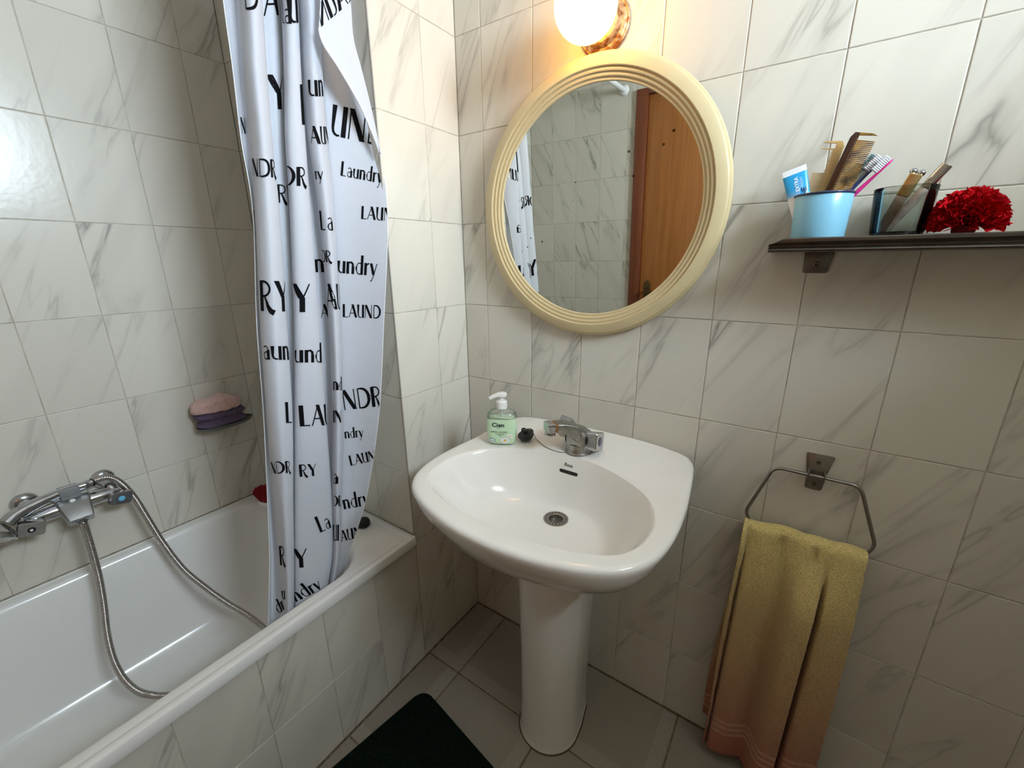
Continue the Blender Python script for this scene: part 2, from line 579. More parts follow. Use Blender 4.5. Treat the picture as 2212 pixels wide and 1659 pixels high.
box('door_frame', (D0 + FW, BACK_Y - .08, DZ - .03), (D1 - FW, BACK_Y + .018, DZ), M_JAMB, dr, .004)
box('door_leaf', (D0 + FW + .002, BACK_Y - .045, .006), (D1 - FW - .002, BACK_Y - .005, DZ - .032), M_DOOR, dr, .002)
pl = bmesh.new()
Mx = frame((.115, BACK_Y - .005, .98), (1, 0, 0), (0, 0, 1), (0, -1, 0))
Mx = frame((.115, BACK_Y - .006, .98), (-1, 0, 0), (0, 0, 1), (0, 1, 0))
bm_prism(pl, [(-.019, -.085), (.019, -.085), (.019, .07), (.009, .086), (-.009, .086), (-.019, .07)], .006, Mx, .0015)
hp = ob('handle_plate', fin(pl, 'handle_plate'), M_BRASS, dr)
tube('door_handle', spline([(.115, BACK_Y, 1.01), (.115, BACK_Y + .045, 1.01), (.13, BACK_Y + .055, 1.01), (.18, BACK_Y + .055, 1.003), (.225, BACK_Y + .052, 1.008)], 6), .008, M_BRASS, dr)

# ------------------------------------------------------------------ bathtub
def rrect(x0, x1, y0, y1, r, z, n=10):
    pts = []
    for cx, cy, a0 in ((x1 - r, y1 - r, 0), (x0 + r, y1 - r, 90), (x0 + r, y0 + r, 180), (x1 - r, y0 + r, 270)):
        for k in range(n + 1):
            a = math.radians(a0 + 90 * k / n)
            pts.append((cx + r * math.cos(a), cy + r * math.sin(a), z))
    return pts
TX0, TX1, TY0, TY1 = TUB_X + .001, .014, BACK_Y + .001, END_Y - .001
TZ = .495
IX0, IX1, IY0, IY1 = TUB_X + .036, -.034, BACK_Y + .09, -.43
tub = thing('bathtub', 'long white enamel bathtub built in behind the tiled panel', 'bathtub', (-.33, -.96, 0))
rings = [rrect(TX0 + .03, TX1 - .03, TY0 + .03, TY1 - .03, .004, .466),
         rrect(TX0 + .002, TX1 - .0005, TY0, TY1, .006, .466),
         rrect(TX0, TX1, TY0, TY1, .008, .470),
         rrect(TX0, TX1, TY0, TY1, .008, TZ - .006),
         rrect(TX0 + .002, TX1 - .002, TY0 + .001, TY1 - .001, .008, TZ - .0017),
         rrect(TX0 + .006, TX1 - .006, TY0 + .003, TY1 - .003, .010, TZ),
         rrect(TX0 + .008, TX1 - .020, TY0 + .022, TY1 - .022, .016, TZ - .0002),
         rrect(TX0 + .009, TX1 - .0215, TY0 + .0235, TY1 - .0235, .017, TZ - .0016),
         rrect(TX0 + .010, TX1 - .024, TY0 + .026, TY1 - .026, .019, TZ - .0016)]
prof = [(-.004, TZ - .002), (.0, TZ - .004), (.004, TZ - .009), (.008, TZ - .02), (.016, TZ - .08), (.028, TZ - .18), (.040, TZ - .26),
        (.050, TZ - .305), (.064, TZ - .335), (.085, TZ - .350), (.12, TZ - .357), (.18, TZ - .36), (.24, TZ - .361)]
for d, z in prof:
    e = d * 2.2 + max(0, (TZ - z)) * .35     # the ends slope more than the sides
    rings.append(rrect(IX0 + d, IX1 - d, IY0 + e, IY1 - d * 1.3 - max(0, TZ - z) * .12, max(.03, .115 - d * .25), z))
tub_v, tub_f = loft(rings, True, False, True)
o = ob('tub_shell', mesh('tub_shell', [(x + .33, y + .96, z) for x, y, z in tub_v], tub_f, angle=40), M_ACR, tub)

sb_ = bmesh.new()
bm_box(sb_, (TUB_X + .0003 + .33, TY0 + .96, TZ - .004), (TUB_X + .0042 + .33, TY1 + .96, TZ + .0012))
bm_box(sb_, (TUB_X + .004 + .33, END_Y - .0042 + .96, TZ - .004), (-.002 + .33, END_Y - .0003 + .96, TZ + .0012))
ob('sealant', fin(sb_, 'sealant', False), mat('grey_brown_seal', (.24, .19, .13), .7, noise=(35, .15, (.38, .33, .26))), tub)

# ------------------------------------------------------------------ washbasin
BX = .465
outer = [(0, -.002), (.10, -.002), (.20, -.003), (.252, -.008), (.272, -.03), (.281, -.07), (.291, -.14), (.300, -.22), (.304, -.30), (.299, -.37),
         (.282, -.425), (.250, -.466), (.200, -.496), (.135, -.518), (.068, -.531), (0, -.535)]
bowl = [(0, -.147), (.085, -.154), (.17, -.188), (.228, -.236), (.258, -.30), (.263, -.36), (.248, -.412), (.208, -.449), (.110, -.480), (0, -.487)]
def closed_outline(half, n):
    pts = [Vector((x, y, 0)) for x, y in half] + [Vector((-x, y, 0)) for x, y in half[-2:0:-1]]
    sp = spline(pts, 10, True)
    C = Vector((0, -.30, 0))
    out = []
    ang = [math.atan2(p.x, p.y + .30) for p in sp]   # 0 at the back, growing to +x
    # unwrap
    for i in range(1, len(ang)):
        while ang[i] < ang[i - 1] - 1e-9 - PI: ang[i] += 2 * PI
    for k in range(n):
        a = 2 * PI * k / n
        best = None
        for i in range(len(sp)):
            a0, a1 = ang[i], ang[(i + 1) % len(sp)] + (2 * PI if i == len(sp) - 1 else 0)
            for sh in (0, 2 * PI, -2 * PI):
                if a0 <= a + sh <= a1:
                    t = (a + sh - a0) / max(1e-9, a1 - a0)
                    best = sp[i].lerp(sp[(i + 1) % len(sp)], t)
        out.append(best if best is not None else out[-1])
    return out
NB = 120
OUT = closed_outline(outer, NB)
BOW = closed_outline(bowl, NB)
def ztop(x, y):
    return .828 + .010 * sstep(-.19, -.09, y) + .022 * sstep(-.05, -.012, y) * (1 - min(1, abs(x) / .285) ** 3) - .004 * sstep(-.30, -.53, y)
CEN = Vector((0, -.27, 0))
def inset(o, d):
    v = (CEN - o); L = v.length
    return o + v * min(.98, d / L)
def zt(p, dz):
    return Vector((p.x + BX, p.y, ztop(p.x, p.y) + dz))
rings = []
neck = [Vector((.085 * math.sin(2 * PI * k / NB), -.225 + .085 * math.cos(2 * PI * k / NB), 0)) for k in range(NB)]
for t, z in ((1.0, .655), (.86, .672), (.62, .690), (.40, .708), (.235, .726), (.145, .742)):   # underside
    rings.append([Vector((OUT[k].lerp(neck[k], t).x + BX, min(-.002, OUT[k].lerp(neck[k], t).y), z)) for k in range(NB)])
def wallclamp(p):
    return Vector((p.x, min(-.002, p.y), p.z))
for d, dz in ((.024, -.062), (.011, -.042), (.004, -.022), (.0, -.010), (.0015, -.0045), (.006, -.0008), (.013, 0.0)):
    rings.append([wallclamp(zt(inset(OUT[k], d), dz)) for k in range(NB)])
for t, dz in ((.5, -.0002), (.85, -.0004), (.95, -.0006)):
    rings.append([zt(inset(OUT[k], .013).lerp(BOW[k], t), dz) for k in range(NB)])
DRAIN = Vector((.003, -.231, 0))
for s in (1.0, .98, .96, .93, .90, .87, .84, .80, .74, .64, .53, .42, .32, .22, .14, .10):
    ring = []
    for k in range(NB):
        p = DRAIN + (BOW[k] - DRAIN) * s
        tgt = DRAIN + (BOW[k] - DRAIN).normalized() * .031
        p = p.lerp(tgt, sstep(.35, .10, s))
        e = .127 * (1 - math.exp(-((1 - s) / .20) ** 1.55))
        lip = .004 * sstep(1.02, .95, s)
        base = ztop(BOW[k].x, BOW[k].y) * s ** 2 + .826 * (1 - s ** 2)
        ring.append(Vector((p.x + BX, p.y, base - lip - e)))
    rings.append(ring)
#rings.append([Vector((BX + DRAIN.x + .027 * math.sin(2 * PI * k / NB), DRAIN.y + .027 * math.cos(2 * PI * k / NB), .688)) for k in range(NB)])
bas = thing('washbasin', 'white ceramic washbasin on a pedestal below the round mirror', 'washbasin', (BX, -.24, 0))
bv, bf = loft(rings, True, False, False)
off = Vector((BX, -.24, 0))
basin_me = mesh('basin', [p - off for p in bv], bf, angle=50)
ob('basin', basin_me, M_CER, bas)
basin_bvh = BVHTree.FromPolygons([Vector(p) for p in bv], bf)
# pedestal
def dring(r, yc, z, yb, rx=None, n=40):
    rx = rx or r
    pts = []
    for k in range(n + 1):
        a = PI + PI * k / n
        pts.append(Vector((rx * math.cos(a), yc + r * math.sin(a) + .24, z)))
    pts += [Vector((rx * .96, yb * .4 + yc * .6 + .24, z)), Vector((rx * .80, yb + .24, z)), Vector((-rx * .80, yb + .24, z)), Vector((-rx * .96, yb * .4 + yc * .6 + .24, z))]
    return pts
pr_ = [dring(.088, -.238, 0, -.13), dring(.086, -.238, .004, -.13), dring(.084, -.238, .02, -.13), dring(.082, -.237, .12, -.13),
       dring(.084, -.236, .30, -.125), dring(.089, -.236, .50, -.12), dring(.094, -.238, .62, -.115), dring(.096, -.24, .675, -.115)]
v, f = loft(pr_)
ob('pedestal', mesh('pedestal', v, f, angle=55), M_CER, bas)
# dark sealant line at the pedestal's foot
v, f = loft([dring(.0900, -.238, .0, -.128), dring(.0882, -.238, .003, -.13)])
ob('foot_seal', mesh('foot_seal', v, f), mat('brown_seal', (.10, .07, .04), .8), bas)
# drain
dz = .6945
DX, DY = BX + DRAIN.x, DRAIN.y
bm = bmesh.new()
bm_lathe(bm, [(.0315, .0005), (.031, .0022), (.028, .0028), (.0205, .0022), (.0185, .0008), (.0172, -.006), (.0165, -.0085), (.0005, -.0085)], n=40, cap0=False, cap1=True)
me = fin(bm, 'drain_flange'); me.materials.append(M_STEEL)
drn = ob('drain', me, None, bas, (DX - BX, DY + .24, dz))
bm = bmesh.new()
for k in range(18):
    a = 2 * PI * k / 18
    bm_lathe(bm, [(.0017, 0), (.0017, .0004)], (.0247 * math.cos(a), .0247 * math.sin(a), .00255), n=10)
for rr, n in ((0, 1), (.0055, 6), (.011, 11)):
    for k in range(n):
        a = 2 * PI * k / max(1, n) + rr * 60
        bm_lathe(bm, [(.0016, 0), (.0016, .0005)], (rr * math.cos(a), rr * math.sin(a), -.0086), n=10)
ob('drain_holes', fin(bm, 'drain_holes'), M_DARK, drn)
# overflow slot and maker's mark, following the bowl's back wall
def on_bowl(x, z, lift=.0006):
    h = basin_bvh.ray_cast(Vector((x, -.30, z)), Vector((0, 1, 0)))
    if h[0] is None:
        return Vector((x, -.16, z))
    n = h[1]
    if n.y > 0: n = -n
    return h[0] + n * lift
SX, SZ = .462, .789
outl = []
for k in range(28):
    a = 2 * PI * k / 28
    px = (.0215 if math.cos(a) >= 0 else -.0215) + .0046 * math.cos(a)
    outl.append((SX + px, SZ + .0046 * math.sin(a)))
pts = [on_bowl(x, z) for x, z in outl] 
cen = [on_bowl(SX + t * .018, SZ) for t in (-1, 0, 1)]
bm = bmesh.new()
vs = [bm.verts.new(p - off) for p in pts]
bm.faces.new(vs)
ob('overflow_slot', fin(bm, 'overflow_slot'), M_DARK, bas)

def text_mesh(body, size, extrude=0.0, align='CENTER', shear=0.0, offset=0.0, sub=0):
    cu = bpy.data.curves.new('t', 'FONT')
    cu.body = body
    cu.size = size
    cu.align_x = align
    cu.align_y = 'CENTER'
    cu.shear = shear
    cu.offset = offset
    cu.resolution_u = 3
    o = bpy.data.objects.new('t', cu)
    COL.objects.link(o)
    dg = bpy.context.evaluated_depsgraph_get()
    me = bpy.data.meshes.new_from_object(o.evaluated_get(dg))
    bpy.data.objects.remove(o)
    bm = bmesh.new(); bm.from_mesh(me)
    if sub:
        bmesh.ops.triangulate(bm, faces=bm.faces[:])
        bmesh.ops.subdivide_edges(bm, edges=bm.edges[:], cuts=sub)
    me2 = bpy.data.meshes.new('print'); bm.to_mesh(me2); bm.free()
    return me2

me = text_mesh('Roca', .0120, shear=.25, offset=.0003)
for v in me.vertices:
    v.co = on_bowl(SX - .003 + v.co.x, SZ + .0185 + v.co.y, .0005) - off
ob('makers_mark', me, mat('grey_print', (.12, .10, .09), .6), bas)

# ------------------------------------------------------------------ basin tap
tap = thing('basin_tap', 'worn chrome two-handle tap on the back of the washbasin', 'tap', (.468, -.114, .8365))
def sq_ring(c, ax, w, h, up=(0, 0, 1), r=.3, n=5):
    ax = Vector(ax).normalized(); u = Vector(up); u = (u - ax * u.dot(ax)).normalized(); s = u.cross(ax)
    pts = []
    k = min(w, h) * r
    for sx, sy, a0 in ((1, 1, 0), (-1, 1, 90), (-1, -1, 180), (1, -1, 270)):
        for i in range(n):
            a = math.radians(a0 + 90 * i / (n - 1))
            pts.append(Vector(c) + s * (sx * (w - k) + k * math.cos(a)) + u * (sy * (h - k) + k * math.sin(a)))
    return pts
bm = bmesh.new()
bm_lathe(bm, [(.0285, 0), (.029, .003), (.0275, .006), (.0265, .012), (.0255, .020)], n=32)
bm_loft(bm, [sq_ring((0, 0, .008), (0, 0, 1), .0235, .0225, (0, 1, 0), .45), sq_ring((0, .001, .024), (0, 0, 1), .0245, .0225, (0, 1, 0), .4), sq_ring((-.001, 0, .042), (0, 0, 1), .0235, .0205, (0, 1, 0), .4),
             sq_ring((-.002, -.002, .052), (0, 0, 1), .0195, .0165, (0, 1, 0), .4), sq_ring((-.003, -.003, .055), (0, 0, 1), .014, .012, (0, 1, 0), .4)])
sd0 = Vector((-.57, -.82, 0)).normalized()
def spr(h, z, w, t, tz): return sq_ring(sd0 * h + Vector((0, 0, z)), sd0 + Vector((0, 0, tz)), w, t, (0, 0, 1), .3)
bm_loft(bm, [spr(-.012, .034, .0200, .019, .5), spr(.010, .046, .0200, .0170, .45), spr(.029, .0590, .0185, .0130, .40), spr(.044, .0650, .0165, .0105, .2), spr(.060, .0672, .0150, .0098, .1)])
for s in (-1, 1):
    ax = Vector((s, 0, .06)).normalized()
    b0 = Vector((s * .006, .002, .029))
    bm_loft(bm, [circ(b0, .0225, ax, 8), circ(b0 + ax * .012, .0215, ax, 8), circ(b0 + ax * .0165, .0195, ax, 8)])
ob('body', fin(bm, 'body', angle=28), M_CHROME_OLD, tap)
bm = bmesh.new()
bm_loft(bm, [spr(.066, .0680, .0138, .0098, .05), spr(.067, .0680, .0148, .0108, .05), spr(.080, .0685, .0148, .0108, 0), spr(.0815, .0685, .0135, .0098, 0)])
bm_lathe(bm, [(.0105, 0), (.0115, -.003), (.0118, -.009), (.0105, -.0100), (.008, -.0095)], sd0 * .0720 + Vector((0, 0, .0590)), n=20)
ob('spout_tip', fin(bm, 'spout_tip'), M_CHROME, tap)
bm = bmesh.new()
bm_loft(bm, [spr(.0595, .0674, .0143, .0096, .05), spr(.0665, .0680, .0143, .0098, .05)])
ob('spout_ring', fin(bm, 'spout_ring'), mat('brown_deposit', (.22, .10, .03), .5), tap)
tap.scale = (1.16, 1.16, 1.16)
for s in (-1, 1):
    ax = Vector((s, 0, .06)).normalized()
    b0 = Vector((s * .006, .002, .029))
    bm = bmesh.new(); bm_loft(bm, [circ(b0 + ax * .015, .0172, ax, 24), circ(b0 + ax * .021, .0172, ax, 24)])
    ob('collar', fin(bm, 'collar'), M_DARK, tap)
    bm = bmesh.new()
    up = Vector((0, .30, 1)) if s > 0 else Vector((0, -1, 1))
    b0 = b0 + ax * (-.006 if s > 0 else -.002) + Vector((0, .004 if s > 0 else .010, .013 if s < 0 else -.001))
    bm_loft(bm, [sq_ring(b0 + ax * .0195, ax, .0175, .0175, up, .25), sq_ring(b0 + ax * .0205, ax, .0185, .0185, up, .25), sq_ring(b0 + ax * .0465, ax, .0205, .0205, up, .25),
                 sq_ring(b0 + ax * .0485, ax, .0192, .0192, up, .25)])
    kn = ob('handle', fin(bm, 'handle'), M_CHROME, tap)
    bm = bmesh.new()
    bm_loft(bm, [circ(b0 + ax * .048, .0102, ax, 24), circ(b0 + ax * .049, .0102, ax, 24), circ(b0 + ax * .0497, .007, ax, 24)])
    ob('colour_cap', fin(bm, 'colour_cap'), M_NAVY, kn)

# plug and its ball chain
def deck(x, y):
    h = basin_bvh.ray_cast(Vector((x, y, 1.2)), Vector((0, 0, -1)))
    return h[0].z if h[0] else .84
pz = deck(.318, -.128)
plug = thing('basin_plug', 'black rubber plug lying on the washbasin beside the soap bottle', 'plug', (.318, -.128, pz))
bm = bmesh.new()
tl = Matrix.Rotation(math.radians(17), 4, 'X') @ Matrix.Rotation(math.radians(-14), 4, 'Y')
bm_lathe(bm, [(.0165, 0.0), (.020, .004), (.0205, .012), (.0225, .0145), (.0235, .018), (.0225, .021), (.006, .0225)], (0, 0, 0), n=32)
bmesh.ops.transform(bm, matrix=Matrix.Translation((0, 0, .0070)) @ tl @ Matrix.Diagonal((1, 1, .8, 1)), verts=bm.verts[:])
ob('stopper', fin(bm, 'stopper'), M_BLACK, plug)
ring = [tl @ Vector((.0075 * math.cos(a), 0, .024 + .0065 * math.sin(a))) + Vector((0, 0, .0085)) for a in [2 * PI * k / 16 for k in range(16)]]
tube('ring', ring, .0026, M_BLACK, plug, 8, True)
cz_ = lambda x, y: (x, y, deck(x, y) + .0018)
cp = resample(spline([(.318, -.126, pz + .034), (.330, -.119, pz + .024), cz_(.337, -.113), cz_(.355, -.124), cz_(.376, -.136), cz_(.396, -.1425), cz_(.425, -.1445), cz_(.440, -.139), (.4435, -.1265, .843)], 8), .0029)
bm = bmesh.new()
for p in cp:
    bmesh.ops.create_icosphere(bm, subdivisions=1, radius=.0014, matrix=Matrix.Translation(p - Vector((.318, -.128, pz))))
bm_tube(bm, [p - Vector((.318, -.128, pz)) for p in cp], .0005, 5)
ob('ball_chain', fin(bm, 'ball_chain'), M_STEEL, plug)

# ------------------------------------------------------------------ soap bottle
sbx, sby = .261, -.170
sbz = max(deck(sbx + a, sby + b) for a in (-.03, 0, .03) for b in (-.018, 0, .018)) + .0004
soap = thing('soap_bottle', 'clear pump bottle of pale green liquid soap on the washbasin', 'soap bottle', (sbx, sby, sbz), math.radians(27))
M_SOAPL = mat('green_soap', (.54, .74, .48), .18, sss=.1, noise=(30, .3, (.60, .78, .52)), coat=.6)
cm = bpy.data.materials.new('clear_bottle'); cm.use_nodes = True
nt = cm.node_tree; nt.nodes.remove(nt.nodes['Principled BSDF'])
tb = nt.nodes.new('ShaderNodeBsdfTransparent'); tb.inputs[0].default_value = (1, 1, 1, 1)
gb = nt.nodes.new('ShaderNodeBsdfGlossy'); gb.inputs['Roughness'].default_value = .08
fr = nt.nodes.new('ShaderNodeFresnel'); fr.inputs[0].default_value = 1.45
df = nt.nodes.new('ShaderNodeBsdfDiffuse'); df.inputs[0].default_value = (.75, .78, .73, 1)
m1 = nt.nodes.new('ShaderNodeMixShader'); m1.inputs[0].default_value = .10
m2 = nt.nodes.new('ShaderNodeMixShader')
nt.links.new(tb.outputs[0], m1.inputs[1]); nt.links.new(df.outputs[0], m1.inputs[2])
nt.links.new(fr.outputs[0], m2.inputs[0]); nt.links.new(m1.outputs[0], m2.inputs[1]); nt.links.new(gb.outputs[0], m2.inputs[2])
nt.links.new(m2.outputs[0], nt.nodes['Material Output'].inputs['Surface'])
def sup(a, b, z, n=44, e=3.2):
    pts = []
    for k in range(n):
        t = 2 * PI * k / n
        c, s = math.cos(t), math.sin(t)
        pts.append(Vector((a * math.copysign(abs(c) ** (2 / e), c), b * math.copysign(abs(s) ** (2 / e), s), z)))
    return pts
SA = [(.030, .017, 0), (.0335, .0195, .002), (.036, .021, .008), (.0385, .0222, .03), (.0388, .0225, .055), (.0375, .0215, .074)]
v, f = loft([sup(a - .0006, b - .0006, z + .0003) for a, b, z in SA])
ob('liquid', mesh('liquid', v, f, angle=50), M_SOAPL, soap)
v, f = loft([sup(a, b, z, e=max(2.0, 3.2 - max(0, z - .074) * 60)) for a, b, z in SA[-1:] + [(.0370, .0212, .081), (.0352, .0205, .0875), (.0290, .0185, .0940), (.0195, .0155, .0975), (.0135, .0135, .0990), (.012, .012, .106)]], True, False, False)
ob('bottle', mesh('bottle', v, f, angle=60), cm, soap)
M_PUMP = mat('pump_plastic', (.80, .785, .73), .32, sss=.1)
bm = bmesh.new()
bm_lathe(bm, [(.0135, .100), (.014, .1005), (.014, .109), (.0132, .1095), (.0132, .1105), (.014, .111), (.0138, .119), (.011, .1225), (.0065, .1235)], n=32)
ob('collar', fin(bm, 'collar'), M_PUMP, soap)
lathe('pump_stem', [(.0065, .122), (.0065, .134)], M_PUMP, soap, n=16)
tube('dip_tube', [(0, 0, .01), (0, 0, .122)], .0025, mat('dip_tube', (.55, .60, .55), .4), soap, 8)
bm = bmesh.new()
def er(c, ax, w, h): return sq_ring(c, ax, w, h, (0, 0, 1), .45)
bm_loft(bm, [er((.0135, .0015, .1365), (-1, 0, .2), .003, .002), er((.011, .0012, .137), (-1, 0, .1), .0085, .0055), er((.002, 0, .1385), (-1, 0, .05), .0095, .0065), er((-.008, -.0025, .1385), (-1, -.25, -.05), .0075, .005),
             er((-.020, -.007, .1345), (-1, -.4, -.35), .0052, .0040), er((-.0285, -.011, .1298), (-1, -.4, -.6), .0042, .0038)])
ob('pump_head', fin(bm, 'pump_head', angle=50), M_PUMP, soap)
soap.scale = (1.10, 1.08, 1.0)
# print on the front of the bottle
def bottle_front(x, z, lift=.0006):
    i = 0
    while i < len(SA) - 2 and SA[i + 1][2] < z: i += 1
    t = (z - SA[i][2]) / (SA[i + 1][2] - SA[i][2])
    a = SA[i][0] + t * (SA[i + 1][0] - SA[i][0]); b = SA[i][1] + t * (SA[i + 1][1] - SA[i][1])
    u = min(.995, abs(x / a))
    return Vector((x, -b * (1 - u ** 3.2) ** (1 / 3.2) - lift, z))
M_INK = mat('dark_ink', (.012, .02, .03), .5)
M_INKG = mat('grey_green_ink', (.10, .17, .13), .5)
def bottle_text(body, x, z, size, m, name='print', bold=0.0):
    me = text_mesh(body, size, offset=bold, sub=1)
    for v in me.vertices:
        v.co = bottle_front(v.co.x + x, v.co.y + z)
    return ob(name, me, m, soap)
bottle_text('Cien', -.006, .0585, .0165, M_INK, 'brand_print', .00035)
def fine_lines(x, z, words, h):
    # unreadable small print: a row of thin dashes, one per word
    bm = bmesh.new()
    px_ = x - (sum(words) + .0012 * (len(words) - 1)) / 2
    for w_ in words:
        n_ = max(2, int(w_ / .002))
        for k in range(n_):
            a0, a1 = px_ + w_ * k / n_, px_ + w_ * (k + 1) / n_
            bm.faces.new([bm.verts.new(bottle_front(q[0], q[1], .0008)) for q in ((a0, z - h / 2), (a1, z - h / 2), (a1, z + h / 2), (a0, z + h / 2))])
        px_ += w_ + .0012
    return ob('small_print', fin(bm, 'small_print', False), M_INKG, soap)
fine_lines(-.006, .0498, [.009], .0008)
bottle_text('JABON LIQUIDO', -.004, .0385, .0058, M_INK, 'product_print')
for k, ws in enumerate(([.010, .004, .007], [.006, .009, .005], [.005, .004])):
    fine_lines(-.002, .0338 - k * .0030, ws, .0008)
def bottle_blob(name, x, z, pts, m, lift):
    bm = bmesh.new()
    bm.faces.new([bm.verts.new(bottle_front(x + px, z + pz_, lift)) for px, pz_ in pts])
    return ob(name, fin(bm, name), m, soap)
M_PET = mat('petal_print', (.80, .83, .84), .5); M_YEL = mat('yellow_print', (.80, .48, .04), .5)
for cx, cz, R, n in ((.0105, .0145, .0125, 9), (.0225, .0265, .0085, 7)):
    for k in range(n):
        a = 2 * PI * k / n + .3
        pe = []
        for j in range(12):
            t = 2 * PI * j / 12
            lx, ly = R * .55 + R * .45 * math.cos(t), R * .26 * math.sin(t)
            pe.append((lx * math.cos(a) - ly * math.sin(a), .8 * (lx * math.sin(a) + ly * math.cos(a))))
        if cz + min(p[1] for p in pe) > .003 and cx + max(p[0] for p in pe) < .034:
            bottle_blob('petal_print', cx, cz, pe, M_PET, .0007 + .00003 * k)
    bottle_blob('flower_centre', cx, cz, [(R * .33 * math.cos(2 * PI * j / 14), R * .25 * math.sin(2 * PI * j / 14)) for j in range(14)], M_YEL, .0012)
for rr, m, l in ((.0062, mat('teal_print', (.05, .28, .27), .5), .0008), (.0050, M_PET, .0010)):
    bottle_blob('seal_print', -.021, .0125, [(rr * 1.15 * math.cos(2 * PI * j / 24), rr * math.sin(2 * PI * j / 24)) for j in range(24)], m, l)
fine_lines(-.021, .0125, [.005], .0022).location = (0, -.0006, 0)

# ------------------------------------------------------------------ round mirror, leaning out a little at the top
TILT = .0375
mir = thing('round_mirror', 'round mirror in a stepped cream frame above the washbasin', 'mirror', (.430, -.001, 1.127))
mir.rotation_euler = (TILT, 0, .01)
MR = .3135
prof = [(MR - .030, -.001), (MR - .002, -.001), (MR, -.004), (MR, -.014), (MR - .003, -.018), (MR - .0045, -.0185), (MR - .0065, -.0235), (MR - .0085, -.025), (MR - .029, -.0275), (MR - .0305, -.0265),
        (MR - .031, -.0225), (MR - .0335, -.0225), (MR - .0365, -.0235), (MR - .039, -.0225), (MR - .0395, -.019), (MR - .042, -.0185), (MR - .045, -.0195), (MR - .0475, -.0185), (MR - .048, -.0150),
        (MR - .0505, -.0145), (MR - .054, -.0150), (MR - .0555, -.0135), (MR - .056, -.0095)]
v, f = [], []
n = 128
for i in range(n):
    a = 2 * PI * i / n
    for r, y in prof:
        v.append((r * math.cos(a), y, MR + r * math.sin(a)))
m_ = len(prof)
for i in range(n):
    j = (i + 1) % n
    for k in range(m_ - 1):
        f.append((i * m_ + k, j * m_ + k, j * m_ + k + 1, i * m_ + k + 1))
ob('frame', mesh('frame', v, f, angle=30), M_FRAME, mir)
M_MIR = bpy.data.materials.new('mirror_glass'); M_MIR.use_nodes = True
nt = M_MIR.node_tree; b = nt.nodes['Principled BSDF']
b.inputs['Metallic'].default_value = 1; b.inputs['Roughness'].default_value = .0
tc = nt.nodes.new('ShaderNodeTexCoord'); vo = nt.nodes.new('ShaderNodeTexVoronoi'); vo.inputs['Scale'].default_value = 30
nt.links.new(tc.outputs['Object'], vo.inputs['Vector'])
nz = nt.nodes.new('ShaderNodeTexNoise'); nz.inputs['Scale'].default_value = 6
nt.links.new(tc.outputs['Object'], nz.inputs['Vector'])
mr = nt.nodes.new('ShaderNodeMapRange'); mr.inputs['From Min'].default_value = .45; mr.inputs['From Max'].default_value = .75; mr.inputs['To Min'].default_value = 0; mr.inputs['To Max'].default_value = .13
nt.links.new(nz.outputs['Fac'], mr.inputs['Value'])
lt = nt.nodes.new('ShaderNodeMath'); lt.operation = 'LESS_THAN'
nt.links.new(vo.outputs['Distance'], lt.inputs[0]); nt.links.new(mr.outputs[0], lt.inputs[1])
mx = nt.nodes.new('ShaderNodeMix'); mx.data_type = 'RGBA'
mx.inputs['A'].default_value = (.80, .82, .77, 1); mx.inputs['B'].default_value = (.16, .14, .11, 1)
nt.links.new(lt.outputs[0], mx.inputs['Factor']); nt.links.new(mx.outputs['Result'], b.inputs['Base Color'])
bm = bmesh.new()
bm_lathe(bm, [(MR - .0545, .004), (MR - .0545, .0110)], (0, 0, MR), (0, -1, 0), 128)
ob('glass', fin(bm, 'glass'), M_MIR, mir)

# ------------------------------------------------------------------ globe wall lamp
lx, lz = .440, 1.812
lamp = thing('globe_wall_lamp', 'lit opal globe wall lamp on a rusty round base above the mirror', 'lamp', (lx, 0, lz))
M_RUST = mat('rusty_metal', (.46, .34, .20), .42, .55, noise=(75, .10, (.20, .075, .02)), bump=(160, .5))
bm = bmesh.new()
bm_lathe(bm, [(.057, 0), (.059, .003), (.059, .006), (.056, .0085), (.053, .0075), (.050, .0105), (.044, .0125), (.043, .0145), (.042, .022), (.040, .030), (.036, .033), (.01, .034)], (0, -.0002, 0), (0, -1, 0), 48)
ob('base', fin(bm, 'base'), M_RUST, lamp)
M_GLOBE = mat('lit_opal_glass', (.9, .8, .6), .3, emis=((1.0, .47, .068), LAMP_POWER))
bm = bmesh.new()
gp = []
for k in range(25):
    a = PI * k / 24
    gp.append((.0635 * math.sin(a), .101 - .0665 * math.cos(a)))
gp = [(.033, .030)] + [(r, h) for r, h in gp if h > .043]
bm_lathe(bm, gp, (0, 0, 0), (0, -1, 0), 48)
ob('globe', fin(bm, 'globe', angle=80), M_GLOBE, lamp)

# ------------------------------------------------------------------ shelf
SHX0, SHX1, SHD, SHZ = .829, 1.44, .118, 1.3275
shelf = thing('wall_shelf', 'long dark metal wall shelf holding toiletries right of the mirror', 'shelf', (1.14, 0, SHZ))
PR = [(0, .004), (-.004, 0), (-SHD + .004, 0), (-SHD, .001), (-SHD - .001, .0035), (-SHD + .001, .0065), (-SHD + .004, .0085), (-SHD + .0035, .0115), (-SHD, .0135), (-SHD - .003, .0170), (-SHD - .003, .0215), (-SHD - .001, .0235),
      (-SHD + .003, .0235), (-SHD + .006, .0215), (-.012, .0205), (-.006, .026), (0, .027)]
def shelf_ring(x, lo=0.0, k=1.0):
    return [Vector((x - 1.14, y, max(0, z - lo) if z > lo else z * k)) for y, z in PR]
rings = []
for i in range(9):       # left end slopes down like a ramp
    t = i / 8
    x = SHX0 + .031 * t
    top = .0135 + .0115 * sstep(0, 1, t)
    rings.append([Vector((x - 1.14, y * (1 if True else 1), min(z, top))) for y, z in PR])
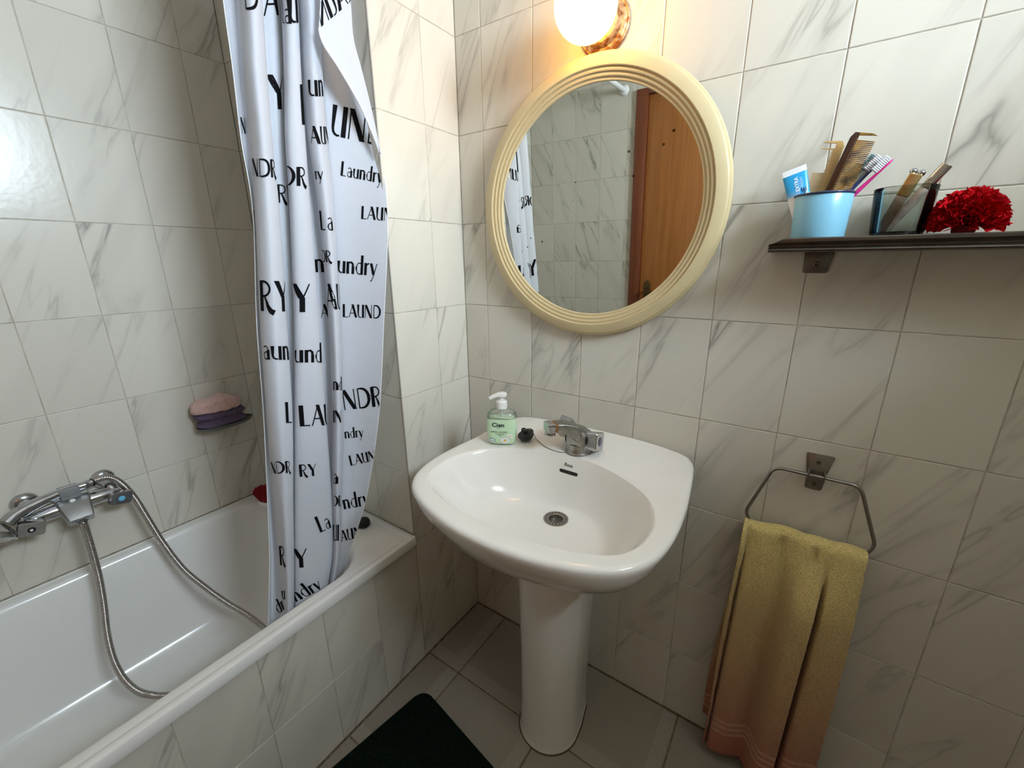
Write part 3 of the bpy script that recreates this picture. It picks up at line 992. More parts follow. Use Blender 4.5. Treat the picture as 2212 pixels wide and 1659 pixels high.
rings.append([Vector((SHX1 - 1.14, y, z)) for y, z in PR])
v, f = loft(rings)
ob('tray', mesh('tray', v, f, angle=25), M_DARKMETAL, shelf)
M_BRK = mat('bracket_metal', (.20, .19, .175), .4, 1.0, noise=(90, .25, (.15, .14, .13)))
for bx in (.908, 1.38):
    br = bmesh.new()
    Mx = frame((bx - 1.14, -.0002, 0), (-1, 0, 0), (0, 0, 1), (0, 1, 0))
    Mx = frame((bx - 1.14, -.0002, 0), (1, 0, 0), (0, 0, 1), (0, -1, 0))
    bm_prism(br, [(-.0245, .004), (-.0225, -.036), (-.0195, -.039), (.0155, -.039), (.0185, -.036), (.0245, .004)], .0032, Mx, .0009)
    Mx2 = frame((bx - 1.14, -.0034, 0), (1, 0, 0), (0, 0, 1), (0, -1, 0))
    bm_prism(br, [(-.0205, .003), (-.0185, -.033), (.0125, -.033), (.0205, .003)], .0012, Mx2, .0006)
    bo = ob('bracket', fin(br, 'bracket', angle=25), M_BRK, shelf)
    bm = bmesh.new()
    bm_lathe(bm, [(.0048, .0), (.0048, .0012), (.0036, .0022), (.0022, .0016), (.001, .0012)], (bx - 1.142, -.0044, -.022), (0, -1, 0), 16)
    ob('screw', fin(bm, 'screw'), M_DARKMETAL, bo)
SHT = SHZ + .0207

# blue enamel mug
mug = thing('enamel_mug', 'light blue enamel mug with dark rim holding combs and toothbrushes', 'mug', (.898, -.062, SHT))
M_ENA = mat('blue_enamel', (.22, .52, .70), .28, coat=.4, noise=(14, .3, (.26, .56, .72)))
bm = bmesh.new()
bm_lathe(bm, [(.001, .0), (.0375, 0), (.0395, .002), (.0405, .005), (.0435, .0745), (.0430, .0755), (.0420, .0750), (.039, .006), (.037, .003), (.001, .003)], n=48)
ob('body', fin(bm, 'body'), M_ENA, mug)
tube('rim', circ((0, 0, .0755), .0438, n=48), .0020, mat('dark_blue_rim', (.025, .035, .09), .3, coat=.4), mug, 10, True)

# toothpaste tube
tp = thing('toothpaste_tube', 'blue and white toothpaste tube standing in the blue mug', 'toothpaste', (.8835, -.060, SHT + .0035))
ux = Vector((-.305, .06, .95)).normalized(); sx = Vector((.95, -.03, .307)); sx = (sx - ux * sx.dot(ux)).normalized(); nx = sx.cross(ux)
def tring(h, w, t, n=28):
    c = ux * h
    return [c + sx * (w * math.cos(2 * PI * k / n)) + nx * (t * math.sin(2 * PI * k / n)) for k in range(n)]
TL_ = .128
tp_r = [tring(.008, .010, .010), tring(.016, .0125, .0125), tring(.018, .0145, .0145), tring(.05, .0160, .0125), tring(.09, .0178, .0075), tring(TL_ - .010, .0186, .0022), tring(TL_ - .0095, .0188, .0012), tring(TL_, .0190, .0011)]
def tube_part(name, rs, m):
    v, f = loft(rs)
    return ob(name, mesh(name, v, f, angle=40), m, tp)
M_TPW = mat('tube_white', (.86, .87, .88), .3); M_TPB = mat('tube_blue', (.02, .36, .72), .28, coat=.3)
tube_part('nozzle', [tring(0, .009, .009), tring(.0075, .0098, .0098)], M_WHITEP)
tube_part('lower_sleeve', [tring(.008, .010, .010), tring(.016, .0125, .0125), tring(.018, .0145, .0145), tring(.05, .0160, .0125), tring(.078, .0172, .0092)], M_TPW)
tube_part('blue_sleeve', [tring(.078, .01722, .00922), tring(.09, .0178, .0075), tring(TL_ - .010, .0186, .0022)], M_TPB)
tube_part('crimp', [tring(TL_ - .010, .0186, .0022), tring(TL_ - .0092, .0188, .0012), tring(TL_, .0190, .0011)], M_TPW)
def tsurf(a, h, lift=.0004):
    hs = [(.05, .0160, .0125), (.078, .0172, .0092), (.09, .0178, .0075), (TL_ - .010, .0186, .0022), (TL_, .019, .0011)]
    i = 0
    while i < len(hs) - 2 and hs[i + 1][0] < h: i += 1
    t = (h - hs[i][0]) / (hs[i + 1][0] - hs[i][0])
    w = hs[i][1] + t * (hs[i + 1][1] - hs[i][1]); th = hs[i][2] + t * (hs[i + 1][2] - hs[i][2])
    u = min(.98, abs(a) / w)
    return ux * h + sx * a + FN * (th * math.sqrt(1 - u * u) + lift)
FN = nx if nx.y < 0 else -nx
def tube_text(body, a, h, size, m, bold=0.0):
    me = text_mesh(body, size, offset=bold, sub=2)
    for v in me.vertices:   # reads upwards along the tube
        p = tsurf(a + v.co.y * -1.0, h + v.co.x)
        v.co = p
    return ob('print', me, m, tp)
tube_text('EXTRA', .001, .098, .0085, M_TPW, .0002)
tube_text('FRESH', .008, .098, .0075, mat('pale_blue_print', (.45, .70, .90), .4))
tube_text('NE', .010, .082, .011, M_NAVY, .0003)
bm = bmesh.new()
for i in range(6):
    for j in range(12):
        a = -.015 + j * .0025; h = .0785 + i * .0022
        rr = .0009 - i * .00013
        if a < .004:
            bm.faces.new([bm.verts.new(tsurf(a + rr * math.cos(q), h + rr * math.sin(q), .0003)) for q in [2 * PI * z / 6 for z in range(6)]])
ob('dot_print', fin(bm, 'dot_print'), M_TPW, tp)

# combs
def comb(name, label, base, up, side, length, spine, teeth, m, broken=(), fine=46, t0=.0):
    up = Vector(up).normalized(); side = Vector(side); side = (side - up * side.dot(up)).normalized(); nn = up.cross(side)
    c = thing(name, label, 'comb', base, 0)
    bm = bmesh.new()
    Mx = frame((0, 0, 0), side, up, nn if True else nn)
    sp = [(0, 0), (spine, 0), (spine, length - .002), (spine * .95, length), (spine * .35, length), (0, length - spine * .7)]
    bm_prism(bm, sp, .0034, Mx @ Matrix.Translation((0, 0, -.0017)), .0008)
    ob('spine', fin(bm, 'spine'), m, c)
    bm = bmesh.new()
    # end guard
    bm_prism(bm, [(spine * .9, length - .0045), (spine * .9, length), (teeth * .8, length - .0002), (teeth, length - .003)], .0030, Mx @ Matrix.Translation((0, 0, -.0015)), .0006)
    n = int((length - .012 - t0) / (length / fine))
    for k in range(n):
        y = t0 + .004 + k * (length / fine)
        L = teeth
        for (a, b, q) in broken:
            if a < y < b: L = spine + (teeth - spine) * q
        w0, w1 = length / fine * .42, length / fine * .27
        vs = []
        for xx, ww, tt in ((spine * .9, w0, .0013), (L, w1, .0005)):
            for sy, sz in ((-1, -1), (1, -1), (1, 1), (-1, 1)):
                vs.append(bm.verts.new(Mx @ Vector((xx, y + sy * ww, sz * tt))))
        for a in range(4):
            b = (a + 1) % 4
            bm.faces.new((vs[a], vs[b], vs[4 + b], vs[4 + a]))
        bm.faces.new(vs[4:])
    t = ob('teeth', fin(bm, 'teeth'), None, c)
    return c, t, Mx
M_TORT = mat('tortoise_comb', (.030, .011, .005), .22, coat=.4, noise=(30, .25, (.055, .02, .008)))
M_TORTT = mat('tortoise_teeth', (.055, .02, .008), .3, noise=(42, .10, (.40, .21, .045)))
M_TAN = mat('tan_comb', (.52, .32, .11), .3, coat=.3, noise=(30, .3, (.60, .40, .16)))
c1, t1, Mc = comb('dark_comb', 'brown tortoiseshell comb with long teeth standing in the mug', (.8815, -.0585, SHT + .020), (.262, -.02, 1), (1, -.15, .2), .156, .0115, .0365, M_TORT, fine=58)
t1.data.materials.append(M_TORTT)
ch = bmesh.new()
for k in range(26):
    h = .06 + k * .0034
    bm_box(ch, (.0098, h, -.0021), (.0103, h + .0018, -.0016), M=Mc)
    bm_box(ch, (.0098, h, .0016), (.0103, h + .0018, .0021), M=Mc)
ob('stitch_line', fin(ch, 'stitch_line', False), mat('pale_line', (.42, .34, .28), .5), c1)
c2, t2, _ = comb('tan_comb', 'tan comb with broken teeth standing behind the brown comb', (.8895, -.048, SHT + .012), (.17, .03, 1), (-1, .1, -.12), .152, .0125, .0330, M_TAN, [(.101, .139, .18)], 62, .02)
t2.data.materials.append(M_TAN)

# toothbrushes
def brush(name, label, base, tip, face, m, mb, head=.026, bl=.0105, mneck=None):
    base, tip = Vector(base), Vector(tip)
    ax = (tip - base).normalized(); L = (tip - base).length
    fc = Vector(face); fc = (fc - ax * fc.dot(ax)).normalized(); sd = ax.cross(fc)
    t = thing(name, label, 'toothbrush', base)
    hs = [(0, .0050, .0035), (.01, .0058, .0042), (L * .5, .0052, .0038), (L - head - .022, .0034, .0030), (L - head - .006, .0026, .0024), (L - head, .0045, .0022), (L - head * .5, .0055, .0021), (L - .003, .0048, .0020), (L, .0025, .0014)]
    v, f = loft([[ax * h + sd * (w * math.cos(2 * PI * k / 12)) + fc * (d * math.sin(2 * PI * k / 12)) for k in range(12)] for h, w, d in hs])
    ob('handle', mesh('handle', v, f, angle=60), m, t)
    bm = bmesh.new()
    for i in range(9):
        for j in range(3):
            c = ax * (L - head + .002 + i * (head - .004) / 8) + sd * ((j - 1) * .003) + fc * .0015
            bm_loft(bm, [circ(c, .00095, fc, 6), circ(c + fc * (bl * random.uniform(.92, 1.05)), .0012, fc, 6)])
    ob('bristles', fin(bm, 'bristles'), mb, t)
    return t
M_BRW = mat('white_bristle', (.82, .83, .85), .6); M_BRB = mat('blue_bristle', (.25, .50, .62), .6)
M_PINK = mat('magenta_plastic', (.62, .02, .22), .22, coat=.4)
brush('pink_toothbrush', 'magenta toothbrush with white bristles leaning out of the mug', (.886, -.070, SHT + .008), (.9805, -.066, SHT + .121), (-.75, -.15, .65), M_PINK, M_BRW)
brush('navy_toothbrush', 'navy blue toothbrush leaning just behind the magenta one', (.880, -.060, SHT + .008), (.969, -.052, SHT + .127), (-.80, -.35, .5), mat('navy_plastic', (.02, .05, .20), .25, coat=.4), M_BRW)
brush('white_toothbrush', 'pale toothbrush with blue bristles behind the navy one', (.884, -.050, SHT + .008), (.9625, -.042, SHT + .131), (-.6, -.6, .5), mat('pale_blue_plastic', (.55, .65, .72), .3), M_BRB)
yb = brush('yellow_toothbrush', 'clear yellow toothbrush wearing a grey-blue head cover', (.872, -.041, SHT + .008), (.944, -.032, SHT + .124), (.8, -.5, -.3), mat('amber_plastic', (.62, .42, .03), .2, coat=.5), M_BRB, bl=.005)
ax = Vector((.072, .009, .116)).normalized()
bm = bmesh.new()
bm_loft(bm, [sq_ring(ax * h, ax, w, d, (1, -.6, 0), .5) for h, w, d in ((.100, .0068, .0075), (.102, .0078, .009), (.132, .0078, .009), (.1355, .006, .007))])
ob('head_cover', fin(bm, 'head_cover'), mat('head_cover', (.20, .36, .40), .3, coat=.3), yb)

# smoked glass tumbler
sm_ = bpy.data.materials.new('smoked_glass'); sm_.use_nodes = True
nt = sm_.node_tree; nt.nodes.remove(nt.nodes['Principled BSDF'])
tb = nt.nodes.new('ShaderNodeBsdfTransparent'); tb.inputs[0].default_value = (.80, .82, .79, 1)
gb = nt.nodes.new('ShaderNodeBsdfGlossy'); gb.inputs['Roughness'].default_value = .06
fr = nt.nodes.new('ShaderNodeFresnel'); fr.inputs[0].default_value = 1.4
m2 = nt.nodes.new('ShaderNodeMixShader')
nt.links.new(fr.outputs[0], m2.inputs[0]); nt.links.new(tb.outputs[0], m2.inputs[1]); nt.links.new(gb.outputs[0], m2.inputs[2])
nt.links.new(m2.outputs[0], nt.nodes['Material Output'].inputs['Surface'])
tum = thing('glass_tumbler', 'smoked glass tumbler holding two lip gloss tubes', 'tumbler', (1.006, -.062, SHT))
bm = bmesh.new()
bm_lathe(bm, [(.0345, .007), (.0352, .009), (.0405, .0765), (.0400, .0772), (.0392, .0765), (.0335, .009), (.001, .0085)], n=48, cap0=False)
ob('glass', fin(bm, 'glass'), sm_, tum)
lathe('thick_base', [(.033, 0), (.0345, .001), (.0350, .0075), (.0340, .0082)], mat('dark_glass', (.006, .007, .006), .08, coat=.5), tum, n=48)

def gloss(name, label, base, tip, m_body, m_cap, capfrac, half, square, balls=False):
    base, tip = Vector(base), Vector(tip); ax = (tip - base).normalized(); L = (tip - base).length
    t = thing(name, label, 'lip gloss', base)
    rg = (lambda h, w: sq_ring(ax * h, ax, w, w, (0, -1, .3), .18)) if square else (lambda h, w: circ(ax * h, w, ax, 24))
    cb = L * (1 - capfrac)
    bm = bmesh.new(); bm_loft(bm, [rg(0, half * .82), rg(.001, half * .9), rg(cb - .002, half), rg(cb, half * .96)])
    ob('tube', fin(bm, 'tube'), m_body, t)
    bm = bmesh.new(); bm_loft(bm, [rg(cb, half * 1.02), rg(cb + .0006, half * 1.08), rg(L - .0008, half * 1.08), rg(L, half)])
    cap = ob('cap', fin(bm, 'cap'), m_cap, t)
    if balls:
        sd = ax.cross(Vector((0, -1, .3))).normalized()
        for s in (-1, 1):
            bm = bmesh.new()
            bmesh.ops.create_uvsphere(bm, u_segments=16, v_segments=10, radius=.0052, matrix=Matrix.Translation(ax * (L + .003) + sd * (s * .0053)))
            ob('ball', fin(bm, 'ball'), M_CHROME, cap)
    return t
M_GL1 = mat('brown_gloss', (.20, .125, .09), .12, coat=.8, noise=(50, .2, (.42, .30, .24)))
M_GL2 = mat('rose_gloss', (.50, .36, .33), .12, coat=.8, noise=(60, .12, (.74, .64, .60)))
M_GOLD = mat('pale_gold', (.72, .58, .30), .28, 1.0)
gloss('gold_lip_gloss', 'lip gloss with square gold cap topped by two chrome balls', (.984, -.070, SHT + .0095), (1.0125, -.078, SHT + .094), M_GL1, M_GOLD, .36, .0078, True, True)
gloss('silver_lip_gloss', 'slim rose lip gloss tube with long silver cap', (.990, -.062, SHT + .0095), (1.047, -.070, SHT + .105), M_GL2, mat('silver_cap', (.50, .49, .47), .22, 1.0), .33, .0072, False)

# red carnation
car = thing('red_carnation', 'ruffled red cloth carnation lying at the right of the shelf items', 'flower', (1.0835, -.075, SHT))
M_CARN = mat('carnation_red', (.46, .004, .008), .85, spec=.08, noise=(90, .35, (.60, .008, .014)))
def petal(seed, L=.042):
    rr = random.Random(seed)
    nu, nv = 14, 5
    v = []
    teeth = [rr.uniform(-.09, .09) for _ in range(nu + 1)]
    for j in range(nv + 1):
        t = j / nv
        for i in range(nu + 1):
            s = i / nu * 2 - 1
            a = s * (.20 + .30 * t)
            rad = L * (.10 + .90 * t) * (1 - .06 * s * s) + L * .5 * teeth[i] * (t > .95) + L * .025 * (1 if i % 2 else -1) * (t > .95)
            w = (.0048 * math.sin(i * 1.25 + seed * 2.1) + .0016 * math.sin(i * 2.6 + seed)) * t ** 1.5 - .004 * t * t
            v.append((rad * math.sin(a) * .80, w, rad * math.cos(a)))
    f = []
    for j in range(nv):
        for i in range(nu):
            k = j * (nu + 1) + i
            f.append((k, k + 1, k + nu + 2, k + nu + 1))
    me = mesh('petal', v, f, angle=180)
    me.materials.append(M_CARN)
    return me
PM = [petal(s) for s in range(8)]
rc = random.Random(3)
npet = 190
for k in range(npet):
    u = (k + .5) / npet
    z = .02 + .98 * u                       # spread over the upper half of a flattened ball
    az = k * 2.39996 + rc.uniform(-.2, .2)
    ho = math.sqrt(max(0, 1 - z * z))
    d = Vector((math.cos(az) * ho, math.sin(az) * ho, z * .95 + .03)).normalized()
    o = ob('petal', PM[rc.randrange(8)], None, car)
    q = d.to_track_quat('Z', 'Y') @ Matrix.Rotation(rc.uniform(0, 2 * PI), 4, 'Z').to_quaternion()
    o.rotation_mode = 'QUATERNION'; o.rotation_quaternion = q
    s = (.98 + .06 * z) * rc.uniform(.88, 1.08)
    o.scale = (s, s, s)
    o.location = (d.x * .003, d.y * .003, .0150 + .010 * z)
# keep petals above the shelf
for o in car.children:
    bb = min((o.rotation_quaternion @ Vector(v.co)).z * o.scale[0] for v in o.data.vertices)
    if bb + o.location.z < .0005:
        o.location.z = .0005 - bb
lathe('calyx', [(.010, .0), (.014, .006), (.014, .014), (.006, .018)], mat('carnation_core', (.25, .004, .008), .7), car, n=16)

# ------------------------------------------------------------------ towel ring and towel
trg = thing('towel_ring', 'hexagonal steel towel ring on a wall bracket right of the washbasin', 'towel ring', (.976, 0, .872))
br = bmesh.new()
def plate(poly, y0, t, bev=.0008):
    bm_prism(br, poly, t, frame((0, -y0, 0), (1, 0, 0), (0, 0, 1), (0, -1, 0)), bev)
plate([(-.0235, .041), (-.0215, .044), (.0245, .044), (.0265, .041), (.0165, -.006), (.0150, -.036), (.012, -.039), (-.0125, -.039), (-.0155, -.036), (-.0165, -.006)], .0002, .0032)
plate([(-.020, .040), (.0225, .040), (.0125, -.008), (.0115, -.034), (-.0125, -.034), (-.0130, -.008)], .0036, .0012, .0005)
for s in (-.0155, .0125):
    bm_box(br, (s, -.026, -.010), (s + .0028, -.002, .010), .0012)
bk = ob('bracket', fin(br, 'bracket', angle=25), M_STEEL, trg)
for z in (.026, -.024):
    bm = bmesh.new()
    bm_lathe(bm, [(.0048, 0), (.0046, .0014), (.0030, .0020), (.0016, .0012)], (0, -.0047, z), (0, -1, 0), 16)
    ob('screw', fin(bm, 'screw'), M_DARKMETAL, bk)
YB = -.020
hexp = [(-.077, YB, 0.0), (.074, YB, 0.0), (.117, YB - .010, -.118), (.100, YB - .014, -.150), (-.100, YB - .014, -.150), (-.116, YB - .010, -.122)]
hexp = [Vector(p) for p in hexp]
path = []
for i, p in enumerate(hexp):     # rounded corners
    a, b = hexp[i - 1], hexp[(i + 1) % 6]
    r = .018 if i < 2 else .012
    p0, p1 = p + (a - p).normalized() * r, p + (b - p).normalized() * r
    for k in range(7):
        t = k / 6
        path.append(p0 * (1 - t) ** 2 + p * 2 * t * (1 - t) + p1 * t * t)
tube('ring', path, .0036, M_STEEL, trg, 12, True)

M_TOWEL = bpy.data.materials.new('ombre_terry'); M_TOWEL.use_nodes = True
nt = M_TOWEL.node_tree; b = nt.nodes['Principled BSDF']
tc = nt.nodes.new('ShaderNodeTexCoord'); sp = nt.nodes.new('ShaderNodeSeparateXYZ')
nz = nt.nodes.new('ShaderNodeTexNoise'); nz.inputs['Scale'].default_value = 420; nz.inputs['Detail'].default_value = 2
nl = nt.nodes.new('ShaderNodeTexNoise'); nl.inputs['Scale'].default_value = 9
nt.links.new(tc.outputs['Object'], nz.inputs['Vector']); nt.links.new(tc.outputs['Object'], nl.inputs['Vector'])
nt.links.new(tc.outputs['Object'], sp.inputs[0])
ad = nt.nodes.new('ShaderNodeMath'); ad.operation = 'MULTIPLY_ADD'; ad.inputs[1].default_value = .05; 
nt.links.new(nl.outputs['Fac'], ad.inputs[0]); nt.links.new(sp.outputs['Z'], ad.inputs[2])
mr = nt.nodes.new('ShaderNodeMapRange'); mr.inputs['From Min'].default_value = .0; mr.inputs['From Max'].default_value = .75
nt.links.new(ad.outputs[0], mr.inputs['Value'])
rp = nt.nodes.new('ShaderNodeValToRGB'); e = rp.color_ramp.elements
e[0].position = 0; e[0].color = (.38, .095, .055, 1)
e[1].position = 1; e[1].color = (.74, .60, .25, 1)
for p, c in ((.17, (.44, .155, .085)), (.34, (.47, .235, .12)), (.55, (.55, .345, .16)), (.74, (.62, .45, .19))):
    k = e.new(p); k.color = (*c, 1)
nt.links.new(mr.outputs[0], rp.inputs['Fac'])
st = nt.nodes.new('ShaderNodeValToRGB'); e = st.color_ramp.elements      # woven bands near the hem
e[0].position = 0; e[0].color = (0, 0, 0, 1); e[1].position = 1; e[1].color = (0, 0, 0, 1)
for p in (.118, .137, .156):
    for q, val in ((p - .005, 0), (p - .002, 1), (p + .002, 1), (p + .005, 0)):
        k = e.new(q); k.color = (val, val, val, 1)
m3 = nt.nodes.new('ShaderNodeMapRange'); m3.inputs['From Max'].default_value = 1.0
nt.links.new(sp.outputs['Z'], m3.inputs['Value']); nt.links.new(m3.outputs[0], st.inputs['Fac'])
sf = nt.nodes.new('ShaderNodeMath'); sf.operation = 'MULTIPLY'; sf.inputs[1].default_value = .55
nt.links.new(st.outputs[0], sf.inputs[0])
mx = nt.nodes.new('ShaderNodeMix'); mx.data_type = 'RGBA'; mx.inputs['B'].default_value = (.72, .48, .34, 1)
nt.links.new(sf.outputs[0], mx.inputs['Factor']); nt.links.new(rp.outputs[0], mx.inputs['A'])
hv = nt.nodes.new('ShaderNodeHueSaturation')
m4 = nt.nodes.new('ShaderNodeMapRange'); m4.inputs['From Min'].default_value = .3; m4.inputs['From Max'].default_value = .7; m4.inputs['To Min'].default_value = .72; m4.inputs['To Max'].default_value = 1.25
nt.links.new(nz.outputs['Fac'], m4.inputs['Value']); nt.links.new(m4.outputs[0], hv.inputs['Value']); nt.links.new(mx.outputs['Result'], hv.inputs['Color'])
nt.links.new(hv.outputs[0], b.inputs['Base Color'])
b.inputs['Roughness'].default_value = .95; b.inputs['Sheen Weight'].default_value = .25; b.inputs['Specular IOR Level'].default_value = .1
bp = nt.nodes.new('ShaderNodeBump'); bp.inputs['Strength'].default_value = .9; bp.inputs['Distance'].default_value = .0025
nt.links.new(nz.outputs['Fac'], bp.inputs['Height']); nt.links.new(bp.outputs[0], b.inputs['Normal'])

tw = thing('hand_towel', 'yellow to rose hand towel draped through the hexagonal ring', 'towel', (.976, 0, 0))
BARZ, BARY = .722, YB - .014
def gs(x, c, w): return math.exp(-((x - c) / w) ** 2)
rt = random.Random(11)
def towel_sheet(name, x0, x1, zb, front, nu=170, nv=130):
    v, f = [], []
    for j in range(nv + 1):
        t = j / nv
        for i in range(nu + 1):
            s = i / nu
            if front:
                zend = zb + .010 * math.sin(s * 6) - .02 * s
                # first 12% of rows roll over the bar
                if t < .12:
                    a = PI * (t / .12)
                    z = BARZ + .0145 * math.sin(a)
                    y = BARY + .0145 * math.cos(a)
                    h = 0
                else:
                    q = (t - .12) / .88
                    z = BARZ + (zend - BARZ) * q
                    y = BARY - .0145
                    h = q
                x = x0 + (x1 - x0) * s
                spread = 1 + .06 * sstep(0, .5, h)
                x = .976 + (x - .976) * spread
                xv = x
                A = .30 + .70 * sstep(0, .35, h)
                if t >= .05:
                    k2 = sstep(.03, .22, h)          # the deep crease opens below the bar
                    dx = -.012 * h
                    xx = xv - dx
                    strip = .024 * sstep(.842, .852, xx) * sstep(.873, .866, xx)
                    main = .028 * sstep(.872, .881, xx) * (1 - .85 * sstep(.905, .958, xx)) * sstep(1.03, .95, xx)
                    ridge = .052 * sstep(.952, .990, xx) * sstep(1.0265, 1.0175, xx)
                    panel = .036 * sstep(1.0275, 1.036, xx) * (1 - .55 * sstep(1.045, 1.10, xx))
                    shallow = .030 * gs(xx, .912, .036) + .036 * gs(xx, .993, .030) + .030 * gs(xx, 1.060, .030)
                    deepf = strip + main + ridge + panel
                    y -= sstep(.05, .2, t) * ((1 - k2) * .45 * shallow + k2 * deepf + (1 - k2) * strip)
                    y += .010 * gs(xv, .940, .010) * sstep(.18, .0, h) * sstep(.1, .16, t) + .012 * gs(xv, 1.000, .008) * sstep(.14, .0, h) * sstep(.1, .16, t)
                z += .004 * math.sin(x * 55) * (1 - h) + .006 * (1 - h) * gs(x, 1.0, .02)
                y += rt.uniform(-.0005, .0005); x += rt.uniform(-.0004, .0004)
                if j == nv: z -= 0
            else:
                z = BARZ + (zb - BARZ) * t
                x = x0 - .028 * sstep(0, .8, t) + (x1 - x0) * s * (1 + .03 * t)
                y = BARY + .0145 + .004 * math.sin(x * 60 + t * 2) * t - .004 * t
                y = min(y, -.004)
                y += rt.uniform(-.0005, .0005)
            v.append((x - .976, y, z))
    for j in range(nv):
        for i in range(nu):
            k = j * (nu + 1) + i
            f.append((k, k + 1, k + nu + 2, k + nu + 1))
    o = ob(name, mesh(name, v, f, angle=180), M_TOWEL, tw)
    md = o.modifiers.new('thick', 'SOLIDIFY'); md.thickness = .004; md.offset = 0
    return o
towel_sheet('front_fall', .862, 1.084, .038, True)
towel_sheet('back_fall', .866, 1.080, .085, False, 60, 60)

# ------------------------------------------------------------------ bath mat
mt = bmesh.new()
pts = []
Wm, Hm, r = .50, .62, .035
for cx, cy, a0 in ((Wm - r, -r, 0), (r, -r, 90), (r, -Hm + r, 180), (Wm - r, -Hm + r, 270)):
    for k in range(8):
        a = math.radians(a0 + 90 * k / 7)
        pts.append((cx + r * math.cos(a), cy + r * math.sin(a)))
bm_prism(mt, pts, .009, None, .003)
M_MAT = mat('green_pile', (.0035, .008, .005), .98, spec=.1, noise=(180, .15, (.007, .015, .0095)), bump=(500, 1.0))
matob = ob('bath_mat', fin(mt, 'bath_mat'), M_MAT)
matob.location = (.088, -.378, .0012)
matob.rotation_euler = (0, 0, math.radians(-9.0))
tag(matob, 'very dark green bath mat lying on the tiled floor', 'mat')

# ------------------------------------------------------------------ bath mixer
MW = TUB_X
mx_ = thing('bath_mixer', 'chrome two-handle bath mixer on the tiled wall above the bathtub', 'mixer tap', (MW, -.900, .700))
bm = bmesh.new()
bx_ = .062     # distance of the bar from the wall
bm_tube(bm, [(bx_, -.088, .004), (bx_, -.06, .006), (bx_, 0, .008), (bx_, .06, .006), (bx_, .088, .004)], lambda i: (.0175, .0190, .0215, .0190, .0175)[i], 20)
for s in (-1, 1):
    bm_tube(bm, spline([(.004, s * .075, .030), (.03, s * .075, .030), (.05, s * .077, .022), (bx_, s * .079, .006)], 5), .0155, 18)
ob('body', fin(bm, 'body', angle=50), M_CHROME, mx_)
for s in (-1, 1):
    lathe('escutcheon', [(.027, 0), (.027, .003), (.024, .009), (.017, .013)], M_CHROME, mx_, (.0005, s * .075, .030), (1, 0, 0), 28)
# centre block: sloping plate that ends in the hose outlet
bm = bmesh.new()
rg = [sq_ring((bx_ - .012, 0, .022), (1, 0, -.5), .034, .012), sq_ring((bx_ + .006, 0, .018), (1, 0, -.5), .033, .016), sq_ring((bx_ + .030, 0, .002), (1, 0, -.7), .0285, .017), sq_ring((bx_ + .050, 0, -.014), (1, 0, -.7), .025, .014), sq_ring((bx_ + .056, 0, -.0185), (1, 0, -.7), .0235, .012)]
bm_loft(bm, rg)
cb = ob('outlet_block', fin(bm, 'outlet_block', angle=35), mat('dull_chrome', (.52, .53, .54), .33, 1.0, noise=(80, .3, (.45, .46, .47))), mx_)
lathe('diverter_button', [(.0055, 0), (.0055, .0012), (.0045, .0018)], M_WHITEP, cb, (bx_ + .020, -.002, .0268), Vector((.55, 0, .83)), 20)
lathe('aerator_lip', [(.0135, 0), (.0135, .0035), (.011, .0037), (.0105, .001)], M_CHROME, cb, (bx_ + .0535, 0, -.019), Vector((.82, 0, -.57)), 24)
for s, capm in ((-1, M_BLACK), (1, M_BLUE)):
    ax = Vector((1, s * .10, -.12)).normalized()
    c0 = Vector((bx_ + .010, s * .081, .002))
    bm = bmesh.new()
    bm_loft(bm, [circ(c0, .0135, ax, 24), circ(c0 + ax * .012, .0165, ax, 24), circ(c0 + ax * .016, .0185, ax, 24), circ(c0 + ax * .0175, .0175, ax, 24)])
    ob('valve_neck', fin(bm, 'valve_neck'), M_CHROME, mx_)
    bm = bmesh.new()
    up = Vector((0, .30, 1))
    rg = [sq_ring(c0 + ax * h, ax, w, hh, up, .35) for h, w, hh in ((.0175, .021, .0155), (.019, .0235, .0175), (.034, .0245, .018), (.0365, .0228, .0165))]
    bm_loft(bm, rg)
    kn = ob('handle', fin(bm, 'handle', angle=30), M_CHROME, mx_)
    lathe('colour_cap', [(.0072, 0), (.0072, .0010), (.005, .0015)], capm, kn, c0 + ax * .0363, ax, 20)
    if s < 0:
        lathe('cap_dot', [(.0030, 0), (.0028, .0008)], M_WHITEP, kn, c0 + ax * .0378, ax, 14)
bm = bmesh.new()       # cradle for the hand shower
bm_box(bm, (bx_ - .016, -.020, .022), (bx_ + .014, .018, .040), .003)
bm_box(bm, (bx_ - .016, -.020, .038), (bx_ - .010, .018, .060), .002)
bm_box(bm, (bx_ + .010, -.020, .038), (bx_ + .016, .018, .060), .002)
ob('cradle', fin(bm, 'cradle'), M_GREYP, mx_)

